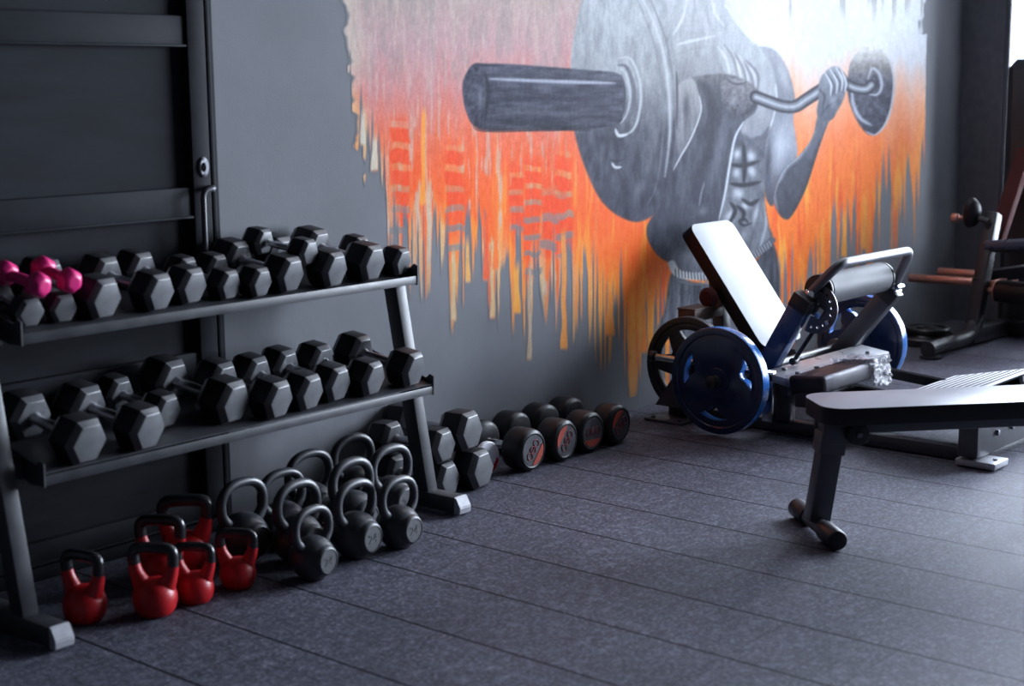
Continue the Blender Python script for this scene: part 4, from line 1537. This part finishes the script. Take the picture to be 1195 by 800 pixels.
    # chest plane, its tones paled by painted glare
    chest = fill([(846, 8), (867, 36), (886, 54), (899, 74), (906, 98), (906, 120), (897, 150), (886, 163), (874, 160), (868, 146), (874, 120), (850, 92), (838, 60), (840, 20)],
                 tone([(0, (180, 183, 188)), (60, (168, 171, 176)), (110, (154, 157, 163)), (165, (128, 130, 138))], 6), 1.2)
    stroke([(905, 98), (906, 120), (898, 150), (886, 163)], 2.2, (206, 209, 214), 0.8)
    stroke([(886, 54), (899, 74), (905, 98)], 1.8, (150, 152, 158), 0.7)
    stroke([(846, 6), (866, 35), (886, 54)], 2.2, (206, 209, 212), 0.8)
    stroke([(878, 164), (890, 160), (898, 148)], 5, (70, 71, 82), 0.85, 2.0)
    soft(868, 152, 6, 12, 0, (176, 178, 184), 0.7)
    # abdomen
    ab = fill([(856, 150), (872, 162), (888, 160), (893, 190), (892, 232), (897, 266), (899, 282), (880, 300), (862, 312), (838, 300), (834, 262), (846, 210)],
              tone([(150, (76, 78, 90)), (230, (104, 107, 116)), (300, (112, 115, 124))], 14, 6, 12), 1.6)
    for cx, cy, rx, ry, an in ((861, 180, 6.5, 9, 10), (877, 183, 8, 10, -12), (860, 202, 6.5, 9, 5), (878, 200, 7.5, 10, -25), (862, 226, 11, 9, 30), (870, 240, 7, 7, 60), (852, 252, 7, 12, 35), (847, 270, 6, 14, 25), (884, 250, 6, 18, 12)):
        soft(cx, cy, rx, ry, an, (172, 177, 188), 0.9, ab)
        soft(cx - 1, cy - 1, rx * 0.7, ry * 0.7, an, (202, 206, 214), 0.55, ab)
    for pts in ([(868, 168), (869, 192), (868, 214)], [(852, 192), (868, 193), (886, 188)], [(852, 214), (868, 216), (888, 212)], [(866, 232), (876, 238), (886, 232)], [(860, 240), (868, 248), (866, 258)], [(852, 236), (858, 246), (850, 262)]):
        stroke(pts, 5.0, (36, 37, 47), 0.95, 1.3, within=ab)
    stroke([(874, 262), (870, 256), (863, 258), (868, 263), (877, 260)], 3.4, (42, 42, 52), 0.9)
    stroke([(893, 236), (894, 262), (886, 292)], 3.5, (176, 180, 190), 0.7, 1.4, within=ab)
    stroke([(889, 230), (884, 258), (872, 292)], 4.5, (84, 86, 96), 0.7, 1.6, within=ab)
    # neck tendons and collar-bone lines, glare painted into their pale tones
    for pts, c in (([(803, -10), (797, 20), (786, 40)], (206, 209, 213)), ([(812, -10), (808, 30), (806, 60)], (158, 160, 166)), ([(824, -10), (826, 20), (832, 36)], (160, 162, 168)),
                   ([(830, -10), (834, 14), (845, 30)], (206, 209, 214)), ([(790, 52), (806, 48), (834, 42)], (208, 211, 214)), ([(788, 64), (806, 58), (826, 54)], (150, 152, 154)), ([(838, 55), (848, 70), (852, 92)], (206, 207, 210)),
                   ([(850, 56), (860, 72), (866, 96)], (206, 207, 210)), ([(862, 64), (870, 80), (874, 100)], (196, 198, 202)), ([(872, 72), (880, 88), (882, 104)], (190, 192, 196)),
                   ([(845, 52), (856, 68), (862, 98)], (128, 128, 132)), ([(857, 62), (867, 80), (872, 100)], (122, 122, 128)), ([(868, 72), (877, 90), (880, 106)], (110, 110, 118)), ([(870, 70), (884, 86), (884, 104)], (104, 104, 112))):
        stroke(pts, 3.2, c, 0.75, 1.2)

    # near arm: forearm rising to the fist under the chest, elbow at lower left
    arm = fill([(808, 92), (820, 88), (846, 86), (866, 92), (882, 104), (885, 118), (880, 132), (866, 143), (858, 160), (852, 190), (846, 226), (839, 258), (838, 290), (826, 316), (806, 322), (786, 308), (769, 298), (757, 281),
                (756, 262), (768, 242), (776, 224), (784, 198), (800, 170), (816, 140), (818, 116)],
               tone([(85, (104, 104, 108)), (125, (74, 75, 86)), (200, (70, 72, 84)), (260, (64, 66, 78)), (322, (82, 84, 95))], 12, 6, 26), 1.3)
    soft(838, 180, 9, 60, 12, (104, 107, 120), 0.75, arm)
    soft(818, 200, 10, 60, 20, (48, 49, 60), 0.8, arm)
    soft(790, 262, 22, 30, -30, (56, 58, 69), 0.8, arm)
    soft(800, 300, 26, 12, 15, (104, 106, 117), 0.7, arm)
    soft(780, 282, 10, 18, -30, (92, 94, 106), 0.6, arm)
    stroke([(868, 142), (858, 160), (852, 190), (846, 226), (839, 256)], 3.0, (205, 210, 218), 0.95, 0.9)
    stroke([(822, 212), (818, 228), (816, 240)], 2.4, (150, 153, 164), 0.6)
    soft(820, 246, 9, 8, -30, (130, 133, 143), 0.6, arm)
    stroke([(818, 96), (828, 110), (832, 150), (822, 190)], 9, (50, 50, 60), 0.85, 4, within=arm)
    # inner light wedge between plate and forearm
    fill([(791, 100), (808, 92), (816, 112), (817, 132), (806, 158), (793, 182), (788, 150), (789, 120)], tone([(90, (150, 150, 150)), (140, (122, 122, 128)), (182, (108, 109, 118))], 12, 4, 30), 1.3)
    soft(801, 126, 5, 22, 0, (72, 72, 80), 0.8)
    stroke([(816, 112), (818, 130), (807, 160), (794, 183), (786, 198)], 2.2, (205, 207, 212), 0.85)
    stroke([(789, 84), (790, 110), (790, 150)], 3, (62, 62, 68), 0.8, 1.0)
    # fist
    fist = fill([(842, 96), (852, 92), (866, 92), (878, 98), (885, 108), (882, 124), (872, 136), (860, 136), (846, 124), (842, 110)], tone([(88, (132, 131, 134)), (112, (104, 103, 110)), (138, (70, 70, 80))], 15, 3, 3, 6), 1.6)
    stroke([(848, 92), (858, 98), (872, 96)], 2.5, (60, 60, 68), 0.7)
    stroke([(866, 134), (876, 128), (884, 116)], 5, (52, 52, 62), 0.8, 1.5)
    soft(856, 118, 5, 9, 20, (150, 150, 156), 0.6)

    # waistband
    stroke([(784, 308), (790, 318), (806, 322), (828, 322)], 9, (176, 180, 186), 0.95, 1.0, taper=False)
    for k in range(11):
        uu = 788 + k * 3.7
        stroke([(uu, 314 + 0.16 * (uu - 788)), (uu + 0.8, 322 + 0.16 * (uu - 788))], 1.6, (62, 66, 74), 0.9, 0.6, taper=False)
    stroke([(784, 324), (806, 331), (830, 331)], 3, (90, 94, 102), 0.8)
    stroke([(877, 300), (888, 292), (901, 280)], 8, (86, 88, 98), 1, 1.0, taper=False)
    for k in range(8):
        uu = 878 + k * 2.9
        stroke([(uu - 1, 296 - 0.72 * (uu - 878)), (uu + 2, 302 - 0.72 * (uu - 878))], 1.2, (170, 173, 180), 0.8, 0.5, taper=False)

    # big plate and its sleeve; pale top mixes real paint with imitated glare
    big = fill([(679, 0), (672, 30), (667, 62), (666, 90), (667, 120), (670, 152), (678, 182), (688, 208), (699, 230), (710, 243), (724, 253), (742, 259), (758, 254), (768, 245), (777, 224), (784, 196), (788, 160), (789, 120), (787, 70), (780, 20), (768, -30), (730, -60), (692, -36)],
               tone([(-40, (168, 171, 175)), (40, (160, 163, 167)), (90, (146, 148, 152)), (125, (112, 113, 120)), (160, (72, 73, 84)), (258, (56, 57, 70))], 13, 6, 18), 1.3)
    stroke([(746, -10), (766, 34), (778, 84), (782, 150), (776, 206)], 4.2, (196, 199, 203), 0.75, 1.6)
    stroke([(755, -10), (775, 40), (785, 90), (786, 140)], 2.6, (120, 122, 128), 0.7, 1.0)
    stroke([(740, -10), (760, 40), (771, 90), (774, 150), (766, 216), (754, 240)], 2.0, (120, 122, 128), 0.6, 1.2)
    soft(762, 160, 14, 60, 6, (126, 128, 135), 0.55, big)
    soft(716, 214, 24, 24, 0, (70, 71, 82), 0.7, big)
    soft(745, 222, 8, 14, 20, (112, 113, 124), 0.6, big)
    for k in range(26):
        uu, vv = 684 + rs.rand() * 92, 150 + rs.rand() * 96
        soft(uu, vv, 3 + 5 * rs.rand(), 5 + 12 * rs.rand(), 60 * rs.rand() - 30, (96, 98, 108) if rs.rand() > 0.5 else (44, 44, 56), 0.35, big)
    stroke([(714, 190), (718, 195), (725, 195)], 3.2, (206, 208, 214), 0.9)
    stroke([(712, 186), (720, 188), (728, 186)], 2.0, (44, 44, 54), 0.8)
    # hub rings
    for pts, w, c, o in (([(722, 68), (735, 68), (745, 88), (748, 112), (744, 140), (736, 154), (722, 158)], 3.4, (186, 189, 194), 0.85), ([(721, 76), (731, 78), (738, 96), (740, 114), (736, 134), (726, 146)], 5, (96, 97, 106), 0.9),
                         ([(722, 80), (729, 84), (734, 98), (735, 116), (731, 134), (724, 144)], 3.0, (176, 179, 186), 0.8), ([(718, 150), (722, 158), (732, 157)], 4, (206, 209, 214), 0.9), ([(724, 88), (728, 100), (728, 124), (724, 138)], 4, (60, 61, 72), 0.9)):
        stroke(pts, w, c, o, 1.0)
    bar = fill([(552, 75), (566, 74), (600, 75), (640, 78), (690, 82), (722, 86), (727, 100), (727, 128), (722, 144), (690, 150), (660, 152), (600, 152), (566, 152), (553, 146), (544, 130), (540, 110), (541, 92)],
               tone([(72, (60, 60, 76)), (90, (74, 75, 88)), (105, (66, 66, 80)), (128, (62, 63, 76)), (152, (50, 50, 62))], 16, 22, 4, 4), 1.1)
    stroke([(572, 92), (620, 94), (680, 96), (718, 97)], 4.2, (176, 178, 190), 0.85, 1.2)
    stroke([(582, 117), (640, 114), (700, 116)], 6, (44, 44, 58), 0.6, 3)
    stroke([(580, 128), (640, 131), (700, 134)], 7, (92, 93, 104), 0.5, 3)
    fill([(553, 76), (561, 82), (566, 98), (567, 118), (563, 140), (556, 148), (547, 138), (541, 112), (544, 88)], tone([(76, (54, 54, 70)), (112, (70, 71, 84)), (148, (44, 44, 58))], 16, 4, 5, 7), 1.0)
    stroke([(566, 84), (570, 110), (565, 144)], 4, (36, 36, 48), 0.85, 1.2)
    soft(560, 112, 4, 15, 0, (112, 114, 128), 0.75)
    stroke([(690, 152), (640, 152), (566, 153), (552, 147)], 1.8, (36, 36, 46), 0.8)

    # curl bar, small plate, hand and far forearm
    small = fill([(989, 97), (992, 74), (1001, 60), (1013, 52), (1026, 55), (1036, 67), (1042, 90), (1041, 118), (1034, 142), (1024, 155), (1014, 157), (1004, 147), (995, 130), (990, 114)],
                 tone([(48, (222, 222, 222)), (62, (190, 188, 186)), (78, (128, 124, 124)), (96, (76, 76, 88)), (157, (62, 63, 78))], 16, 4, 4, 5), 1.2)
    stroke([(1038, 66), (1043, 92), (1041, 120), (1034, 143), (1022, 157), (1010, 153)], 2.6, (186, 190, 205), 0.9)
    stroke([(994, 102), (996, 122), (1004, 138), (1017, 146)], 4.4, (176, 181, 196), 0.85, 1.2)
    stroke([(1013, 92), (1018, 80), (1026, 86), (1029, 100), (1024, 110), (1014, 110)], 3.6, (168, 172, 186), 0.9)
    stroke([(1016, 96), (1020, 88), (1024, 96), (1022, 104)], 3.2, (50, 51, 64), 0.9)
    for w, c in ((15, (46, 47, 58)), (8.6, (112, 116, 126)), (3.2, (164, 168, 177))):
        stroke([(882, 113), (898, 119), (914, 124), (928, 124), (941, 116), (958, 105)], w, c, 1, 0.9, taper=False)
        stroke([(985, 97), (999, 103), (1011, 104), (1017, 99)], w * 0.86, c, 1, 0.9, taper=False)
    fore = fill([(954, 136), (948, 160), (933, 181), (917, 195), (908, 210), (903, 232), (908, 248), (917, 256), (925, 250), (940, 221), (954, 178), (965, 147), (972, 134), (962, 128)],
                tone([(130, (110, 113, 124)), (180, (82, 85, 98)), (220, (66, 68, 80)), (256, (48, 49, 60))], 8), 1.1)
    stroke([(950, 154), (934, 180), (918, 194), (909, 212)], 6, (166, 171, 184), 0.75, 2.2, within=fore)
    stroke([(966, 146), (954, 178), (940, 222), (924, 251)], 7, (48, 49, 60), 0.8, 2.4, within=fore)
    stroke([(912, 205), (904, 226), (908, 246)], 3, (150, 154, 168), 0.6, 1.2, within=fore)
    hand = fill([(955, 118), (955, 102), (958, 90), (966, 81), (975, 77), (984, 84), (988, 98), (985, 114), (978, 128), (970, 140), (956, 139), (953, 128)],
                tone([(76, (150, 154, 164)), (104, (112, 116, 128)), (140, (84, 87, 100))], 9, 3, 6), 1.0)
    for k, (a, b) in enumerate((((962, 84), (970, 100)), ((968, 80), (977, 97)), ((975, 78), (983, 94)), ((981, 82), (987, 96)))):
        stroke([a, ((a[0] + b[0]) / 2 + 1, (a[1] + b[1]) / 2), b, (b[0] - 1, b[1] + 12)], 2.4, (206, 210, 218), 0.9, 0.7)
        stroke([(a[0] + 3.4, a[1] + 2), (b[0] + 3.2, b[1] - 1), (b[0] + 2, b[1] + 11)], 1.6, (56, 58, 70), 0.8, 0.6)
    stroke([(956, 104), (962, 112), (960, 126)], 3, (64, 66, 78), 0.8)
    stroke([(958, 136), (966, 124), (980, 116)], 2.4, (60, 62, 74), 0.7)
    soft(972, 118, 6, 8, 20, (160, 164, 176), 0.6, hand)

    # brushed grain over everything that is painted
    grain = (fbm(U / 2.0, V / 8.0, 13) - 0.5) * 20 + (vn(U / 1.7, V / 1.7, 4) - 0.5) * 10
    img2 = np.clip(img + grain[:, None], 0, 255)

    # to scene-linear paint; the paint is lighter than it looks in the dim corner of the room
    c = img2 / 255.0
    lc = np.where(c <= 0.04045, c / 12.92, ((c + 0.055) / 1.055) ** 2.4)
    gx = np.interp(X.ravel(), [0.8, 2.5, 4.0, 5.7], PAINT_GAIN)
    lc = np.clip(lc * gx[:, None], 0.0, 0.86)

    alpha *= 1 - sst(-0.012, 0.012, Z.ravel() - ztop)
    keep = alpha.reshape(nz, nx) > 0.004
    fk = keep[:-1, :-1] | keep[1:, :-1] | keep[:-1, 1:] | keep[1:, 1:]
    jj, ii = np.where(fk)
    v00 = jj * nx + ii
    quads = np.stack([v00, v00 + 1, v00 + 1 + nx, v00 + nx], 1)
    used = np.unique(quads)
    remap = np.full(N, -1)
    remap[used] = np.arange(len(used))
    quads = remap[quads]
    co = np.stack([X.ravel()[used], np.full(len(used), my), Z.ravel()[used]], 1)
    me = bpy.data.meshes.new('mural')
    me.vertices.add(len(co))
    me.vertices.foreach_set('co', co.astype(np.float32).ravel())
    me.loops.add(quads.size)
    me.loops.foreach_set('vertex_index', quads.astype(np.int32).ravel())
    me.polygons.add(len(quads))
    me.polygons.foreach_set('loop_start', np.arange(0, quads.size, 4, dtype=np.int32))
    me.polygons.foreach_set('loop_total', np.full(len(quads), 4, dtype=np.int32))
    me.update(calc_edges=True)
    at = me.color_attributes.new('paint', 'FLOAT_COLOR', 'POINT')
    rgba = np.concatenate([lc[used], np.clip(alpha[used], 0, 1)[:, None]], 1)
    at.data.foreach_set('color', rgba.astype(np.float32).ravel())
    me.materials.append(mural_material())
    o = bpy.data.objects.new('mural', me)
    COL.objects.link(o)
    tag(o, 'wall mural of a bare-chested man curling a barbell over dripping orange and pink paint', 'mural')
    return o


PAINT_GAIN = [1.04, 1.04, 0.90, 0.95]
build_mural()

# --------------------------------------------------------------------------
# light: overcast daylight through the windows of the right wall
# --------------------------------------------------------------------------
world = bpy.data.worlds.new('overcast_sky')
world.use_nodes = True
bg = world.node_tree.nodes['Background']
bg.inputs['Color'].default_value = (0.75, 0.85, 1.0, 1)
bg.inputs['Strength'].default_value = 3.0
scene.world = world
for i, (a, b) in enumerate(WINS):
    ld = bpy.data.lights.new('window_daylight', 'AREA')
    ld.shape = 'RECTANGLE'
    ld.size, ld.size_y = (WZ1 - WZ0) + 0.7, (b - a) + 0.5
    ld.color = (0.86, 0.91, 1.0)
    ld.energy = (620.0, 1150.0, 1000.0)[i]
    lo = bpy.data.objects.new('window_daylight', ld)
    COL.objects.link(lo)
    lo.location = (XR + 0.75, (a + b) / 2, (WZ0 + WZ1) / 2 + 0.35)
    lo.rotation_euler = (0, R(90), 0)          # local -z towards -X

# unseen strip lamp added to brighten the top of the mural wall
lx, ly = 3.5, 0.45
lamp = thing('added_ceiling_lamp', 'added unseen strip lamp on the ceiling, brightening the mural wall', 'lamp', (lx, ly, ZC))
g = G(); g.box((lx, ly, ZC - 0.025), (2.7, 0.14, 0.05), bevel=0.008)
obj('housing', g, M_WHITE, lamp)
ld = bpy.data.lights.new('added_lamp_fill', 'AREA')
ld.shape = 'RECTANGLE'
ld.size, ld.size_y = 2.6, 0.10
ld.color = (0.93, 0.96, 1.0)
ld.energy = 20.0
lo = bpy.data.objects.new('added_lamp_fill', ld)
COL.objects.link(lo)
lo.location = (lx, ly, ZC - 0.056)

vs_ = scene.view_settings
scene.display_settings.display_device = 'sRGB'
vs_.view_transform = 'Standard'
vs_.look = 'None'
vs_.exposure = 0.0
vs_.gamma = 1.0
vs_.use_curve_mapping = False
